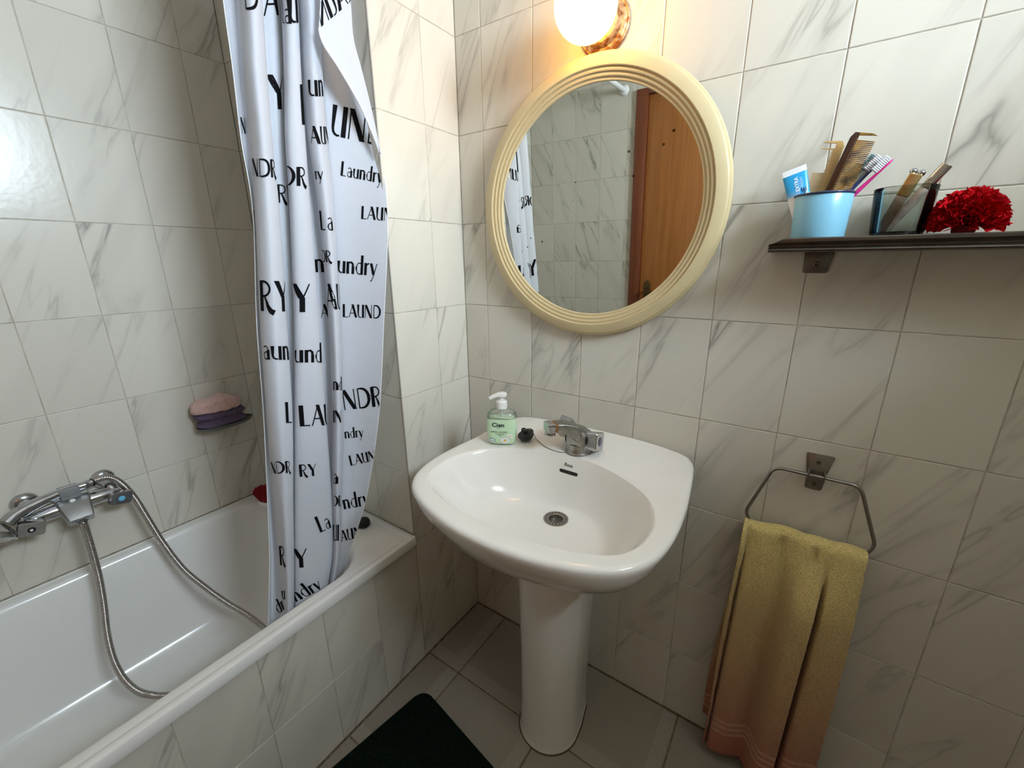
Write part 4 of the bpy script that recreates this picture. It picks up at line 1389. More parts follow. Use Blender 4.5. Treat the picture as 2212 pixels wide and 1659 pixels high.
# hand shower with its hose
hs = thing('hand_shower', 'chrome hand shower lying across the bath mixer with long ribbed hose', 'hand shower', (MW + bx_, -.90, .752))
O = Vector((MW + bx_, -.90, .752))
hp_ = [Vector((-.614, -.868, .752)), Vector((-.617, -.905, .751)), Vector((-.611, -.945, .748)), Vector((-.604, -.975, .744)), Vector((-.597, -1.000, .737)), Vector((-.588, -1.018, .728))]
hpp = spline(hp_, 6)
hr = [(.0105, .0115, .013, .0145, .0155, .015)[min(5, i // 6)] * (1 - (i % 6) / 6) + (.0105, .0115, .013, .0145, .0155, .015)[min(5, i // 6 + 1)] * ((i % 6) / 6) for i in range(len(hpp))]
tube('handle', [p - O for p in hpp], lambda i: hr[i], M_CHROME, hs, 20)
hd = Vector((.55, -.25, -.80)).normalized()
lathe('head', [(.018, -.030), (.030, -.018), (.040, -.004), (.042, .004), (.041, .010), (.036, .0125), (.0355, .0105), (.001, .0105)], M_CHROME, hs, Vector((-.570, -1.046, .712)) - O, hd, 32)
lathe('coupling', [(.0095, 0), (.0105, .001), (.0105, .022), (.0088, .023)], M_CHROME, hs, Vector((-.6145, -.872, .7525)) - O, Vector((-.01, .035, .002)), 20)
lathe('black_seal', [(.0115, 0), (.0115, .002)], M_BLACK, hs, Vector((-.6145, -.856, .7535)) - O, Vector((-.01, .035, .002)), 20)
hose_pts = [(-.6145, -.866, .753), (-.6135, -.850, .756), (-.612, -.833, .757), (-.612, -.818, .750), (-.61, -.802, .726), (-.605, -.785, .673), (-.595, -.772, .597), (-.58, -.758, .514), (-.545, -.737, .423), (-.5, -.71, .359), (-.45, -.677, .296),
            (-.39, -.644, .247), (-.33, -.627, .205), (-.26, -.640, .165), (-.19, -.70, .147), (-.17, -.78, .146), (-.22, -.84, .148), (-.30, -.864, .163), (-.36, -.872, .184), (-.385, -.897, .199), (-.42, -.92, .212), (-.46, -.934, .242), (-.5, -.937, .288),
            (-.53, -.93, .35), (-.55, -.917, .423), (-.562, -.907, .5), (-.568, -.902, .582), (-.569, -.900, .640), (-.566, -.900, .674)]
hq = resample(spline(hose_pts, 10), .0013)
tube('hose', [p - O for p in hq], lambda i: .0086 if (i % 3) else .0070, mat('hose_steel', (.46, .43, .41), .22, 1.0), hs, 12, angle=180)

# ------------------------------------------------------------------ soap dish with sponges
sd_ = thing('soap_dish', 'small smoky plastic soap dish fixed to the tiled wall above the bathtub', 'soap dish', (MW, -.510, .795))
M_DISH = mat('smoky_plastic', (.11, .115, .10), .25, coat=.4)
bm = bmesh.new()
rg = []
for a, z in ((.045, 0), (.060, .002), (.070, .009), (.072, .016), (.069, .0165), (.066, .010), (.056, .005), (.03, .004)):
    rg.append([Vector((max(.002, .045 + (a - .027) * math.cos(2 * PI * k / 40)), a * 1.16 * math.sin(2 * PI * k / 40), z)) for k in range(40)])
bm_loft(bm, rg)
ob('tray', fin(bm, 'tray', angle=50), M_DISH, sd_)
bm = bmesh.new()
bm_box(bm, (.001, -.028, -.014), (.009, .028, .012), .003)
bm_box(bm, (.008, -.012, -.008), (.040, .012, .001), .003)
ob('wall_mount', fin(bm, 'wall_mount'), M_DISH, sd_)
def blob(name, c, rx, ry, rz, m, label, cat, seed, amp, flat=0.0, squash=None, lump=0.0):
    rr = random.Random(seed)
    bm = bmesh.new()
    bmesh.ops.create_icosphere(bm, subdivisions=5, radius=1.0)
    for v in bm.verts:
        p = v.co.copy()
        if squash: p = squash(p)
        n = v.co.normalized()
        q = Vector((p.x * rx, p.y * ry, p.z * rz))
        v.co = q + n * (rr.uniform(-1, 1) * amp + lump * mnoise.noise(q * 45 + Vector((seed, 0, 0))))
    me = fin(bm, name, angle=180)
    o = ob(name, me, m)
    o.location = c
    tag(o, label, cat)
    return o
def pow_sq(k):
    return lambda p: Vector(tuple(math.copysign(abs(t) ** k, t) for t in p))
M_PURP = mat('purple_foam', (.085, .055, .10), .95, noise=(160, .2, (.14, .10, .16)), bump=(260, 1.0))
def groove(p):
    q = pow_sq(.62)(p)
    g = 1 - .20 * math.exp(-((p.z + .05) / .13) ** 2)
    return Vector((q.x * g, q.y * g, q.z))
blob('purple_sponge', (MW + .052, -.523, .836), .042, .072, .030, M_PURP, 'thick dark purple sponge in the soap dish under a pink one', 'sponge', 4, .0005, squash=groove, lump=.003)
M_PINKF = mat('pink_terry', (.62, .38, .33), .95, noise=(120, .2, (.72, .48, .42)), bump=(420, 1.0), sheen=.3)
def dome(p):
    q = pow_sq(.75)(p)
    return Vector((q.x, q.y, q.z if p.z > 0 else q.z * .25))
pk = blob('pink_sponge', (MW + .052, -.528, .869), .043, .069, .037, M_PINKF, 'fuzzy pink sponge lying on top of the purple sponge', 'sponge', 5, .0011, squash=dome, lump=.007)

# red brush on the rim corner
rb = thing('scrub_brush', 'red bristled scrub brush with white base at the bathtub corner', 'brush', (-.575, -.458, TZ))
bm = bmesh.new()
bm_loft(bm, [[Vector((.036 * math.cos(2 * PI * k / 28), .024 * math.sin(2 * PI * k / 28), 0)) * s + Vector((0, 0, z)) for k in range(28)] for s, z in ((.92, 0), (1.0, .003), (1.0, .012), (.94, .0145))])
ob('base', fin(bm, 'base'), M_WHITEP, rb)
M_BRR = mat('red_bristle', (.30, .008, .012), .6, noise=(150, .3, (.42, .015, .02)))
bm = bmesh.new()
rr = random.Random(9)
for i in range(420):
    a = rr.uniform(0, 2 * PI); q = math.sqrt(rr.random())
    p = Vector((.033 * q * math.cos(a), .021 * q * math.sin(a), .013))
    d = Vector((.55 * q * math.cos(a) + rr.uniform(-.1, .1), .45 * q * math.sin(a) + rr.uniform(-.1, .1), 1)).normalized()
    L = .052 * (1 - .28 * q * q) * rr.uniform(.93, 1.05)
    bm_loft(bm, [circ(p, .0012, d, 4), circ(p + d * L, .0009, d, 4)])
br_o = ob('bristles', fin(bm, 'bristles', False, normals=False), M_BRR, rb)
br_o['kind'] = 'stuff'
bm = bmesh.new()
bmesh.ops.create_icosphere(bm, subdivisions=3, radius=1)
for v in bm.verts: v.co = Vector((v.co.x * .032, v.co.y * .023, .030 + v.co.z * .026))
ob('bristle_core', fin(bm, 'bristle_core', angle=180), M_BRR, rb)
# black cap on the end deck
bc = bmesh.new()
bm_loft(bc, [circ((0, 0, z), r_, (0, 0, 1), 28) for r_, z in ((.017, 0), (.0205, .003), (.021, .012), (.018, .021), (.010, .026), (.002, .027))])
bko = ob('drain_stopper', fin(bc, 'drain_stopper', angle=50), M_BLACK)
bko.location = (-.172, -.350, TZ - .0003)
tag(bko, 'black rubber stopper on the tub deck beside the curtain', 'stopper')

# ------------------------------------------------------------------ shower rod and curtain
rod = thing('curtain_rod', 'white shower curtain rod above the bathtub edge, its end reflected in the mirror', 'rod', (-.068, -.96, 2.094))
tube('pole', [(0, END_Y + .96 - .002, 0), (0, BACK_Y + .96 + .002, 0)], .0125, M_WHITEP, rod, 20)
for y, d in ((END_Y + .9595, -1), (BACK_Y + .9605, 1)):
    lathe('end_flange', [(.026, 0), (.026, .006), (.018, .016), (.013, .017)], M_WHITEP, rod, (0, y, 0), (0, d, 0), 24)

CURTAIN_KEYS = [
[(-0.082,-0.541,2.075),(-0.089,-0.500,2.075),(-0.071,-0.511,2.075),(-0.058,-0.508,2.075),(-0.065,-0.479,2.075),(-0.082,-0.462,2.075),(-0.080,-0.441,2.075),(-0.082,-0.418,2.075),(-0.094,-0.396,2.075),(-0.064,-0.430,2.075),(-0.055,-0.428,2.075),(-0.060,-0.406,2.075),(-0.078,-0.387,2.075),(-0.077,-0.375,2.075),(-0.064,-0.396,2.075),(-0.051,-0.393,2.075),(-0.060,-0.357,2.075),(-0.076,-0.338,2.075),(-0.071,-0.337,2.075),(-0.070,-0.327,2.075),(-0.067,-0.320,2.075),(-0.062,-0.315,2.075)],
[(-0.100,-0.548,1.813),(-0.115,-0.517,1.829),(-0.075,-0.527,1.813),(-0.045,-0.523,1.806),(-0.062,-0.493,1.824),(-0.100,-0.476,1.842),(-0.095,-0.458,1.848),(-0.100,-0.438,1.858),(-0.125,-0.416,1.874),(-0.060,-0.450,1.841),(-0.040,-0.446,1.836),(-0.050,-0.424,1.849),(-0.090,-0.405,1.868),(-0.088,-0.392,1.873),(-0.060,-0.412,1.856),(-0.030,-0.409,1.849),(-0.050,-0.373,1.869),(-0.085,-0.355,1.887),(-0.075,-0.353,1.885),(-0.072,-0.332,1.893),(-0.065,-0.312,1.899),(-0.055,-0.294,1.903)],
[(-0.100,-0.553,1.684),(-0.115,-0.532,1.694),(-0.075,-0.541,1.682),(-0.045,-0.536,1.677),(-0.062,-0.505,1.690),(-0.100,-0.488,1.704),(-0.095,-0.472,1.707),(-0.100,-0.454,1.714),(-0.125,-0.434,1.726),(-0.060,-0.467,1.701),(-0.040,-0.462,1.698),(-0.050,-0.438,1.708),(-0.090,-0.421,1.722),(-0.088,-0.405,1.726),(-0.060,-0.426,1.714),(-0.030,-0.422,1.708),(-0.050,-0.387,1.723),(-0.085,-0.369,1.736),(-0.075,-0.367,1.735),(-0.069,-0.336,1.743),(-0.059,-0.305,1.750),(-0.045,-0.277,1.755)],
[(-0.100,-0.560,1.561),(-0.115,-0.544,1.567),(-0.075,-0.550,1.559),(-0.045,-0.545,1.556),(-0.062,-0.516,1.564),(-0.100,-0.500,1.573),(-0.095,-0.486,1.575),(-0.100,-0.471,1.579),(-0.125,-0.453,1.586),(-0.060,-0.487,1.570),(-0.040,-0.477,1.569),(-0.050,-0.449,1.576),(-0.090,-0.432,1.585),(-0.088,-0.416,1.588),(-0.060,-0.436,1.580),(-0.030,-0.431,1.576),(-0.050,-0.395,1.587),(-0.085,-0.378,1.595),(-0.075,-0.375,1.594),(-0.060,-0.342,1.598),(-0.042,-0.310,1.602),(-0.020,-0.279,1.605)],
[(-0.100,-0.562,1.420),(-0.115,-0.552,1.422),(-0.075,-0.565,1.419),(-0.045,-0.557,1.417),(-0.062,-0.525,1.421),(-0.100,-0.510,1.425),(-0.095,-0.498,1.425),(-0.100,-0.485,1.426),(-0.125,-0.468,1.429),(-0.060,-0.501,1.423),(-0.040,-0.489,1.422),(-0.050,-0.460,1.425),(-0.090,-0.443,1.429),(-0.088,-0.415,1.431),(-0.060,-0.435,1.428),(-0.030,-0.433,1.426),(-0.050,-0.401,1.430),(-0.085,-0.385,1.433),(-0.075,-0.382,1.433),(-0.050,-0.351,1.433),(-0.021,-0.322,1.434),(0.012,-0.295,1.434)],
[(-0.100,-0.595,1.188),(-0.115,-0.583,1.185),(-0.075,-0.595,1.190),(-0.045,-0.583,1.190),(-0.062,-0.548,1.184),(-0.100,-0.533,1.180),(-0.095,-0.523,1.179),(-0.100,-0.513,1.177),(-0.125,-0.498,1.173),(-0.060,-0.531,1.182),(-0.040,-0.513,1.182),(-0.050,-0.477,1.176),(-0.090,-0.462,1.171),(-0.088,-0.427,1.167),(-0.060,-0.447,1.172),(-0.030,-0.449,1.174),(-0.050,-0.422,1.169),(-0.085,-0.407,1.165),(-0.075,-0.403,1.165),(-0.050,-0.379,1.164),(-0.021,-0.358,1.163),(0.012,-0.339,1.163)],
[(-0.105,-0.615,0.973),(-0.120,-0.604,0.966),(-0.080,-0.615,0.978),(-0.050,-0.603,0.980),(-0.067,-0.568,0.965),(-0.105,-0.555,0.953),(-0.100,-0.549,0.952),(-0.105,-0.545,0.950),(-0.130,-0.531,0.940),(-0.065,-0.562,0.964),(-0.045,-0.536,0.960),(-0.055,-0.492,0.943),(-0.095,-0.478,0.930),(-0.093,-0.451,0.922),(-0.065,-0.470,0.934),(-0.035,-0.471,0.941),(-0.055,-0.445,0.928),(-0.090,-0.431,0.916),(-0.080,-0.427,0.917),(-0.059,-0.406,0.915),(-0.034,-0.388,0.914),(-0.005,-0.372,0.915)],
[(-0.120,-0.636,0.756),(-0.135,-0.625,0.745),(-0.095,-0.627,0.760),(-0.065,-0.620,0.767),(-0.082,-0.593,0.747),(-0.120,-0.581,0.727),(-0.115,-0.576,0.727),(-0.120,-0.572,0.723),(-0.145,-0.560,0.708),(-0.080,-0.589,0.746),(-0.060,-0.554,0.735),(-0.070,-0.502,0.703),(-0.110,-0.489,0.683),(-0.108,-0.477,0.677),(-0.080,-0.495,0.696),(-0.050,-0.497,0.708),(-0.070,-0.473,0.688),(-0.105,-0.461,0.670),(-0.095,-0.456,0.671),(-0.085,-0.438,0.665),(-0.072,-0.422,0.661),(-0.055,-0.409,0.660)],
[(-0.130,-0.653,0.600),(-0.145,-0.639,0.584),(-0.105,-0.637,0.601),(-0.075,-0.634,0.612),(-0.092,-0.611,0.589),(-0.130,-0.601,0.565),(-0.125,-0.596,0.564),(-0.130,-0.593,0.559),(-0.155,-0.581,0.541),(-0.090,-0.609,0.588),(-0.070,-0.573,0.573),(-0.080,-0.519,0.532),(-0.120,-0.507,0.507),(-0.118,-0.496,0.500),(-0.090,-0.513,0.524),(-0.060,-0.517,0.540),(-0.080,-0.496,0.517),(-0.115,-0.485,0.494),(-0.105,-0.480,0.495),(-0.110,-0.469,0.486),(-0.112,-0.461,0.479),(-0.110,-0.454,0.476)],
[(-0.140,-0.673,0.465),(-0.155,-0.657,0.444),(-0.115,-0.649,0.458),(-0.085,-0.648,0.474),(-0.102,-0.628,0.449),(-0.140,-0.619,0.421),(-0.135,-0.614,0.419),(-0.140,-0.611,0.414),(-0.165,-0.600,0.392),(-0.100,-0.626,0.448),(-0.080,-0.598,0.436),(-0.090,-0.554,0.396),(-0.130,-0.544,0.366),(-0.128,-0.527,0.354),(-0.100,-0.544,0.382),(-0.070,-0.550,0.403),(-0.090,-0.533,0.379),(-0.125,-0.523,0.352),(-0.115,-0.518,0.353),(-0.123,-0.510,0.342),(-0.129,-0.503,0.334),(-0.130,-0.499,0.330)],
[(-0.150,-0.700,0.295),(-0.165,-0.682,0.268),(-0.125,-0.669,0.281),(-0.095,-0.669,0.301),(-0.112,-0.652,0.273),(-0.150,-0.643,0.239),(-0.145,-0.638,0.237),(-0.150,-0.635,0.231),(-0.175,-0.625,0.205),(-0.110,-0.649,0.272),(-0.090,-0.626,0.262),(-0.100,-0.589,0.219),(-0.140,-0.580,0.184),(-0.138,-0.564,0.170),(-0.110,-0.579,0.203),(-0.080,-0.585,0.229),(-0.100,-0.571,0.202),(-0.135,-0.562,0.170),(-0.125,-0.556,0.171),(-0.134,-0.550,0.159),(-0.139,-0.544,0.151),(-0.140,-0.541,0.146)]]
FLAP_KEYS = [
[(-0.010,-0.378,1.990),(-0.013,-0.368,1.996),(-0.025,-0.351,2.009)],
[(-0.007,-0.394,1.894),(-0.009,-0.366,1.907),(-0.019,-0.332,1.925)],
[(-0.004,-0.405,1.827),(-0.005,-0.368,1.842),(-0.014,-0.323,1.863)],
[(-0.001,-0.416,1.760),(-0.000,-0.377,1.774),(-0.008,-0.329,1.792)],
[(0.003,-0.382,1.713),(0.004,-0.355,1.721),(-0.002,-0.320,1.733)],
[(0.006,-0.343,1.660),(0.009,-0.330,1.663),(0.004,-0.310,1.669)],
[(0.009,-0.317,1.607),(0.013,-0.313,1.608),(0.009,-0.303,1.610)],
[(0.012,-0.301,1.564),(0.018,-0.304,1.562),(0.015,-0.300,1.561)]]
PRINT = [
('UND', 18.11, 2.941, 0.0669, 12),
('Laundry', 18.54, 3.535, 0.0333, 11),
('LAUN', 19.5, 4.061, 0.032, 5),
('undry', 17.87, 4.542, 0.0464, 5),
('LAUND', 18.19, 4.932, 0.0321, 2),
('NDR', 18.06, 5.926, 0.0562, -7),
('ndry', 18.17, 6.245, 0.0304, -6),
('LAUND', 18.79, 6.556, 0.0311, -14),
('ndry', 18.32, 7.141, 0.045, -12),
('AUN', 17.99, 7.724, 0.035, -14),
('un', 14.48, 2.381, 0.0476, 0),
('AUN', 14.35, 3.065, 0.0346, 2),
('ry', 14.31, 3.593, 0.0271, 0),
('La', 14.19, 4.169, 0.0452, 2),
('DR', 13.91, 4.45, 0.0276, 2),
('AU', 14.04, 4.859, 0.0588, 0),
('nd', 14.46, 5.701, 0.035, 0),
('IN', 14.38, 6.067, 0.0334, 0),
('a', 14.4, 6.779, 0.0445, 0),
('OR', 14.34, 7.09, 0.0301, 0),
('U', 14.3, 7.705, 0.0488, 0),
('n', 12.28, 4.536, 0.0473, 0),
('A', 12.41, 4.938, 0.0325, 0),
('La', 8.85, 1.354, 0.0379, 0),
('u', 9.57, 1.348, 0.0577, 0),
('DR', 8.85, 3.667, 0.0404, 3),
('Y', 9.04, 4.885, 0.0614, 1),
('und', 9.0, 5.398, 0.0455, 0),
('LAU', 9.39, 6.11, 0.0534, -3),
('RY', 9.34, 6.691, 0.0321, -4),
('La', 10.3, 7.546, 0.0467, -22),
('Y', 9.0, 8.251, 0.0533, -3),
('ndry', 9.1, 9.0, 0.047, -32),
('I', 10.61, 2.802, 0.079, 0),
('Y', 5.36, 2.573, 0.065, 0),
('RY', 5.2, 3.889, 0.0412, 2),
('A', 5.41, 1.264, 0.0568, 0),
('D', 2.4, 1.166, 0.0526, 0),
('NDR', 1.8, 3.545, 0.0356, 2),
('RY', 2.02, 4.878, 0.0626, 0),
('aun', 2.01, 5.366, 0.0476, 0),
('L', 3.38, 6.069, 0.0517, 0),
('NDR', 1.82, 6.651, 0.0313, -2),
('R', 1.91, 8.201, 0.0549, 0),
('dr', 1.54, 9.212, 0.0499, -30),
('u', 1.9, 8.945, 0.0441, 0),
('Y', -0.08, 1.264, 0.0267, 0),
('IL', -0.14, 2.115, 0.0256, 0),
('N', 0.4, 2.935, 0.0323, 0),
('D', -0.1, 4.289, 0.024, 0),
('R', -0.09, 5.737, 0.0278, 0),
('y', 0.84, 4.049, 0.0262, 0)]

KEYS = [[Vector(p) for p in row] for row in CURTAIN_KEYS]
NR, NC = len(KEYS), len(KEYS[0])
def csurf(c, r):
    c = min(max(c, 0), NC - 1); r = min(max(r, 0), NR - 1)
    i = max(0, min(int(c), NC - 2))
    cols = {}
    for k in (i - 1, i, i + 1, i + 2):
        kk = min(max(k, 0), NC - 1)
        cols[k] = cr([row[kk] for row in KEYS], r)
    u = c - i
    a, b, cc, d = cols[i - 1], cols[i], cols[i + 1], cols[i + 2]
    return (b * 2 + (cc - a) * u + (a * 2 - b * 5 + cc * 4 - d) * (u * u) + (b * 3 - a - cc * 3 + d) * (u ** 3)) * .5
cur = thing('shower_curtain', 'white shower curtain printed with the word Laundry in black lettering', 'curtain', (-.068, -.45, 0))
CO = Vector((-.068, -.45, 0))
M_CLOTH = bpy.data.materials.new('curtain_cloth'); M_CLOTH.use_nodes = True
nt = M_CLOTH.node_tree; b = nt.nodes['Principled BSDF']
b.inputs['Base Color'].default_value = (.68, .695, .745, 1); b.inputs['Roughness'].default_value = .75; b.inputs['Specular IOR Level'].default_value = .2
tl_ = nt.nodes.new('ShaderNodeBsdfTranslucent'); tl_.inputs[0].default_value = (.80, .81, .84, 1)
ms = nt.nodes.new('ShaderNodeMixShader'); ms.inputs[0].default_value = .22
tc = nt.nodes.new('ShaderNodeTexCoord'); nz = nt.nodes.new('ShaderNodeTexNoise'); nz.inputs['Scale'].default_value = 900
nw = nt.nodes.new('ShaderNodeTexNoise'); nw.inputs['Scale'].default_value = 16; nw.inputs['Detail'].default_value = 4
nt.links.new(tc.outputs['Object'], nz.inputs['Vector']); nt.links.new(tc.outputs['Object'], nw.inputs['Vector'])
bp = nt.nodes.new('ShaderNodeBump'); bp.inputs['Strength'].default_value = .15; bp.inputs['Distance'].default_value = .001
bp2 = nt.nodes.new('ShaderNodeBump'); bp2.inputs['Strength'].default_value = .35; bp2.inputs['Distance'].default_value = .006
nt.links.new(nz.outputs['Fac'], bp.inputs['Height']); nt.links.new(nw.outputs['Fac'], bp2.inputs['Height'])
nt.links.new(bp2.outputs[0], bp.inputs['Normal']); nt.links.new(bp.outputs[0], b.inputs['Normal'])
nt.links.new(b.outputs[0], ms.inputs[1]); nt.links.new(tl_.outputs[0], ms.inputs[2])
nt.links.new(ms.outputs[0], nt.nodes['Material Output'].inputs['Surface'])
NU, NV = (NC - 1) * 6, 150
v, f = [], []
grid = []
for j in range(NV + 1):
    r = (NR - 1) * j / NV
    row = [cr([kr[k] for kr in KEYS], r) for k in range(NC)]
    grid.append([cr(row, (NC - 1) * i / NU) for i in range(NU + 1)])
for rowp in grid:
    v += [p - CO for p in rowp]
for j in range(NV):
    for i in range(NU):
        k = j * (NU + 1) + i
        f.append((k, k + 1, k + NU + 2, k + NU + 1))
ob('cloth', mesh('cloth', v, f, angle=180), M_CLOTH, cur)
M_HEM = mat('hem', (.88, .88, .89), .7, bump=(300, .5))
def ribbon(name, pts, r, m=M_HEM):
    return tube(name, [p - CO for p in pts], r, m, cur, 8, angle=180)
ribbon('left_hem', [csurf(.02, r_ / 10) for r_ in range(0, (NR - 1) * 10 + 1)], .0008)
ribbon('right_hem', [csurf(NC - 1, r_ / 10) for r_ in range(0, (NR - 1) * 10 + 1)], .0010)
ribbon('front_hem', [csurf(1.2, r_ / 10) + Vector((.016, .002, 0)) for r_ in range(0, 68)], .0013)
# folded-over corner
FK = [[Vector(p) for p in row] for row in FLAP_KEYS]
def fsurf(c, r):
    row = [cr([kr[k] for kr in FK], r) for k in range(3)]
    return cr(row, c)
v, f = [], []
for j in range(57):
    for i in range(13):
        v.append(fsurf(2 * i / 12, 7 * j / 56) - CO)
for j in range(56):
    for i in range(12):
        k = j * 13 + i
        f.append((k, k + 1, k + 14, k + 13))
ob('folded_corner', mesh('folded_corner', v, f, angle=180), M_CLOTH, cur)
ribbon('corner_hem', [fsurf(0, r_ / 8) + Vector((.001, 0, 0)) for r_ in range(22, 57)], .0028)
# curtain rings
for k in range(6):
    y = -.53 + k * .042
    tube('curtain_ring', [(0, y + .45, 2.088) + Vector((.021 * math.cos(a), 0, .021 * math.sin(a))) if False else Vector((.021 * math.cos(a), y + .45, 2.0875 + .021 * math.sin(a))) for a in [2 * PI * q / 20 for q in range(20)]], .0016, M_WHITEP, cur, 8, True)

# printed lettering: broad and hairline strokes, unit cap height
TK, TN = .205, .055
def arc(cx, cy, rx, ry, a0, a1, n=9):
    return [(cx + rx * math.cos(math.radians(a0 + (a1 - a0) * k / n)), cy + ry * math.sin(math.radians(a0 + (a1 - a0) * k / n))) for k in range(n + 1)]
GL = {
 'L': (.50, [([(.09, 0), (.09, 1)], TK, TK), ([(.02, .025), (.47, .025)], TN, TN)]),
 'A': (.76, [([(.02, 0), (.38, 1)], TN, TN), ([(.36, 1), (.70, 0)], TK, TK), ([(.15, .34), (.56, .34)], TN, TN)]),
 'U': (.68, [([(.09, 1), (.09, .30)] + arc(.32, .27, .23, .25, 180, 290, 7), TK, TN), ([(.56, 0), (.56, 1)], TK, TK)]),
 'N': (.78, [([(.06, 0), (.06, 1)], TN, TN), ([(.10, 1), (.64, 0)], TK, TK), ([(.68, 0), (.68, 1)], TN, TN)]),
 'D': (.80, [([(.08, 0), (.08, 1)], TN * 1.2, TN * 1.2), ([(.08, .975), (.25, .975)] + arc(.28, .5, .42, .475, 90, 0, 8), TN, TK), (arc(.28, .5, .42, .475, 0, -90, 8) + [(.08, .025)], TK, TN)]),
 'R': (.66, [([(.09, 0), (.09, 1)], TK, TK), ([(.1, .975)] + arc(.26, .74, .24, .235, 90, -90, 10) + [(.16, .5)], TN * 1.3, TN * 1.3), ([(.25, .5), (.34, .36), (.40, .16), (.50, .0), (.62, -.06)], TN, TK)]),
 'Y': (.72, [([(.04, 1), (.36, .48)], TK, TK), ([(.66, 1), (.38, .48)], TN, TN), ([(.37, .52), (.37, 0)], TK, TK)]),
 'I': (.22, [([(.1, 0), (.1, 1)], TK, TK)]),
 'O': (.84, [(arc(.42, .5, .36, .475, 90, 270, 14), TN, TN), (arc(.42, .5, .36, .475, 90, 0, 7), TN, TK), (arc(.42, .5, .36, .475, 0, -90, 7), TK, TN)]),
 'a': (.50, [([(.06, .56)] + arc(.22, .46, .17, .18, 120, 0, 7), TN, TN), ([(.39, .46), (.39, 0)], TK * .85, TK * .85), ([(.38, .36), (.22, .36)] + arc(.20, .19, .14, .17, 90, 270, 8) + [(.38, .06)], TN, TN)]),
 'u': (.56, [([(.08, .64), (.08, .20)] + arc(.26, .20, .18, .17, 180, 290, 6), TK * .9, TN), ([(.44, 0), (.44, .64)], TK * .9, TK * .9)]),
 'n': (.56, [([(.08, 0), (.08, .64)], TK * .9, TK * .9), ([(.12, .50)] + arc(.27, .42, .17, .20, 120, 0, 7), TN, TK * .8), ([(.44, .42), (.44, 0)], TK * .9, TK * .9)]),
 'd': (.58, [(arc(.27, .32, .21, .30, 60, 300, 14), TN, TN), ([(.06, .42), (.06, .22)], TK * .5, TK * .5), ([(.45, 0), (.45, 1.02)], TK * .9, TK * .9)]),
 'r': (.38, [([(.08, 0), (.08, .64)], TK * .9, TK * .9), ([(.12, .46), (.2, .58), (.32, .62)], TN, TN * 1.6)]),
 'y': (.52, [([(.03, .64), (.24, .04)], TK * .85, TK * .85), ([(.46, .64), (.24, 0), (.12, -.26), (.02, -.30)], TN, TN)]),
 'i': (.2, [([(.1, 0), (.1, .64)], TK, TK)]),
}
def strokes(word):
    x = 0
    out = []
    for chx in word:
        adv, st_ = GL[chx]
        for pts, w0, w1 in st_:
            out.append(([(px + x, py) for px, py in pts], w0, w1))
        x += adv + .06
    return out, x
M_PRINT = mat('black_print', (.006, .006, .007), .8, spec=.08)
def print_word(word, place, size, tilt, mirror=False, wide=.85):
    """place(dx, dy) maps metres on the cloth to a 3D point"""
    st_, W_ = strokes(word)
    ca, sa = math.cos(math.radians(-tilt)), math.sin(math.radians(-tilt))
    v, f = [], []
    for pts, w0, w1 in st_:
        P = resample([Vector((p[0], p[1], 0)) for p in pts], .10)
        n = len(P)
        base = len(v)
        for i, p in enumerate(P):
            t = (P[min(i + 1, n - 1)] - P[max(i - 1, 0)]).normalized()
            nn = Vector((-t.y, t.x, 0))
            # flat terminals on straight strokes
            if len(pts) == 2 and abs(t.y) > .4:
                nn = Vector((-1 / max(.5, abs(t.y)), 0, 0)) * (1 if t.y > 0 else -1)
            w = (w0 + (w1 - w0) * i / max(1, n - 1)) / 2
            for s in (-1, 0, 1):
                q = (p + nn * (w * s)) * size
                q.x *= wide
                if mirror: q.x = W_ * size * wide - q.x
                v.append(place(q.x * ca - q.y * sa, q.x * sa + q.y * ca))
        for i in range(n - 1):
            for s in (0, 1):
                k = base + i * 3 + s
                f.append((k, k + 1, k + 4, k + 3))
    o = ob('printed_word', mesh('printed_word', v, f, angle=180), M_PRINT, cur)
    return o
import bisect
STEP = .05
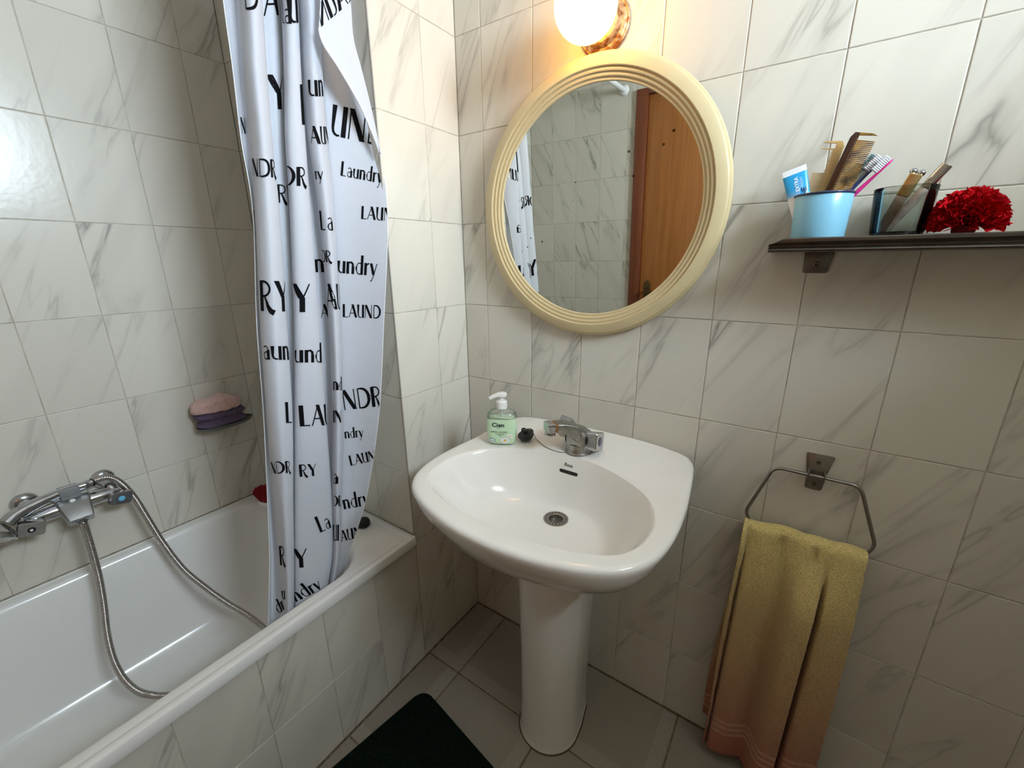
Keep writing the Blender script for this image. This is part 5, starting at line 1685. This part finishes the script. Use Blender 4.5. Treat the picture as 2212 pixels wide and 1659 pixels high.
def row_table(r):
    cs = [i * STEP for i in range(int((NC - 1) / STEP) + 1)]
    row = [cr([kr[k] for kr in KEYS], r) for k in range(NC)]
    pts = [cr(row, c) for c in cs]
    L = [0.0]
    for a, b_ in zip(pts, pts[1:]): L.append(L[-1] + (b_ - a).length)
    return cs, pts, L
_rt = {}
def get_row(r):
    k = round(r * 50)
    if k not in _rt: _rt[k] = row_table(k / 50)
    return _rt[k]
def curtain_place(c0, r0):
    dr_ = (csurf(c0, r0 + .05) - csurf(c0, r0 - .05)).length / .1
    def place(dx, dy):
        r = min(max(r0 - dy / dr_, 0), NR - 1)
        cs, pts, L = get_row(min(max(r, 0), NR - 1))
        i0 = min(int(c0 / STEP), len(L) - 2)
        s = L[i0] + (L[i0 + 1] - L[i0]) * (c0 / STEP - i0) + dx
        i = min(max(bisect.bisect_left(L, s) - 1, 0), len(L) - 2)
        t = (s - L[i]) / max(1e-9, L[i + 1] - L[i])
        t = min(max(t, 0), 1)
        c = (i + t) * STEP
        p = csurf(c, r)
        e1 = csurf(c + .03, r) - csurf(c - .03, r); e2 = csurf(c, r + .03) - csurf(c, r - .03)
        n = e2.cross(e1).normalized()
        return p + n * .0011 - CO
    return place
for (word, c0, r0, size, tilt) in PRINT:
    print_word(word, curtain_place(c0, r0), size, tilt, wide=(.74 if word[-1].islower() and len(word) > 3 else .80) if c0 > 17.5 else .88)
def flap_place(c0, r0):
    dr_ = (fsurf(c0, r0 + .05) - fsurf(c0, r0 - .05)).length / .1
    def place(dx, dy):
        r = min(max(r0 - dy / dr_, 0), 7)
        wd = (fsurf(2, r) - fsurf(0, r)).length
        c = min(max(c0 + 2 * dx / wd, 0), 2)
        p = fsurf(c, r)
        e1 = fsurf(min(2, c + .05), r) - fsurf(max(0, c - .05), r); e2 = fsurf(c, min(7, r + .05)) - fsurf(c, max(0, r - .05))
        return p + e2.cross(e1).normalized() * .0011 - CO
    return place
print_word('LAUN', flap_place(.12, 2.75), .042, -30, True)
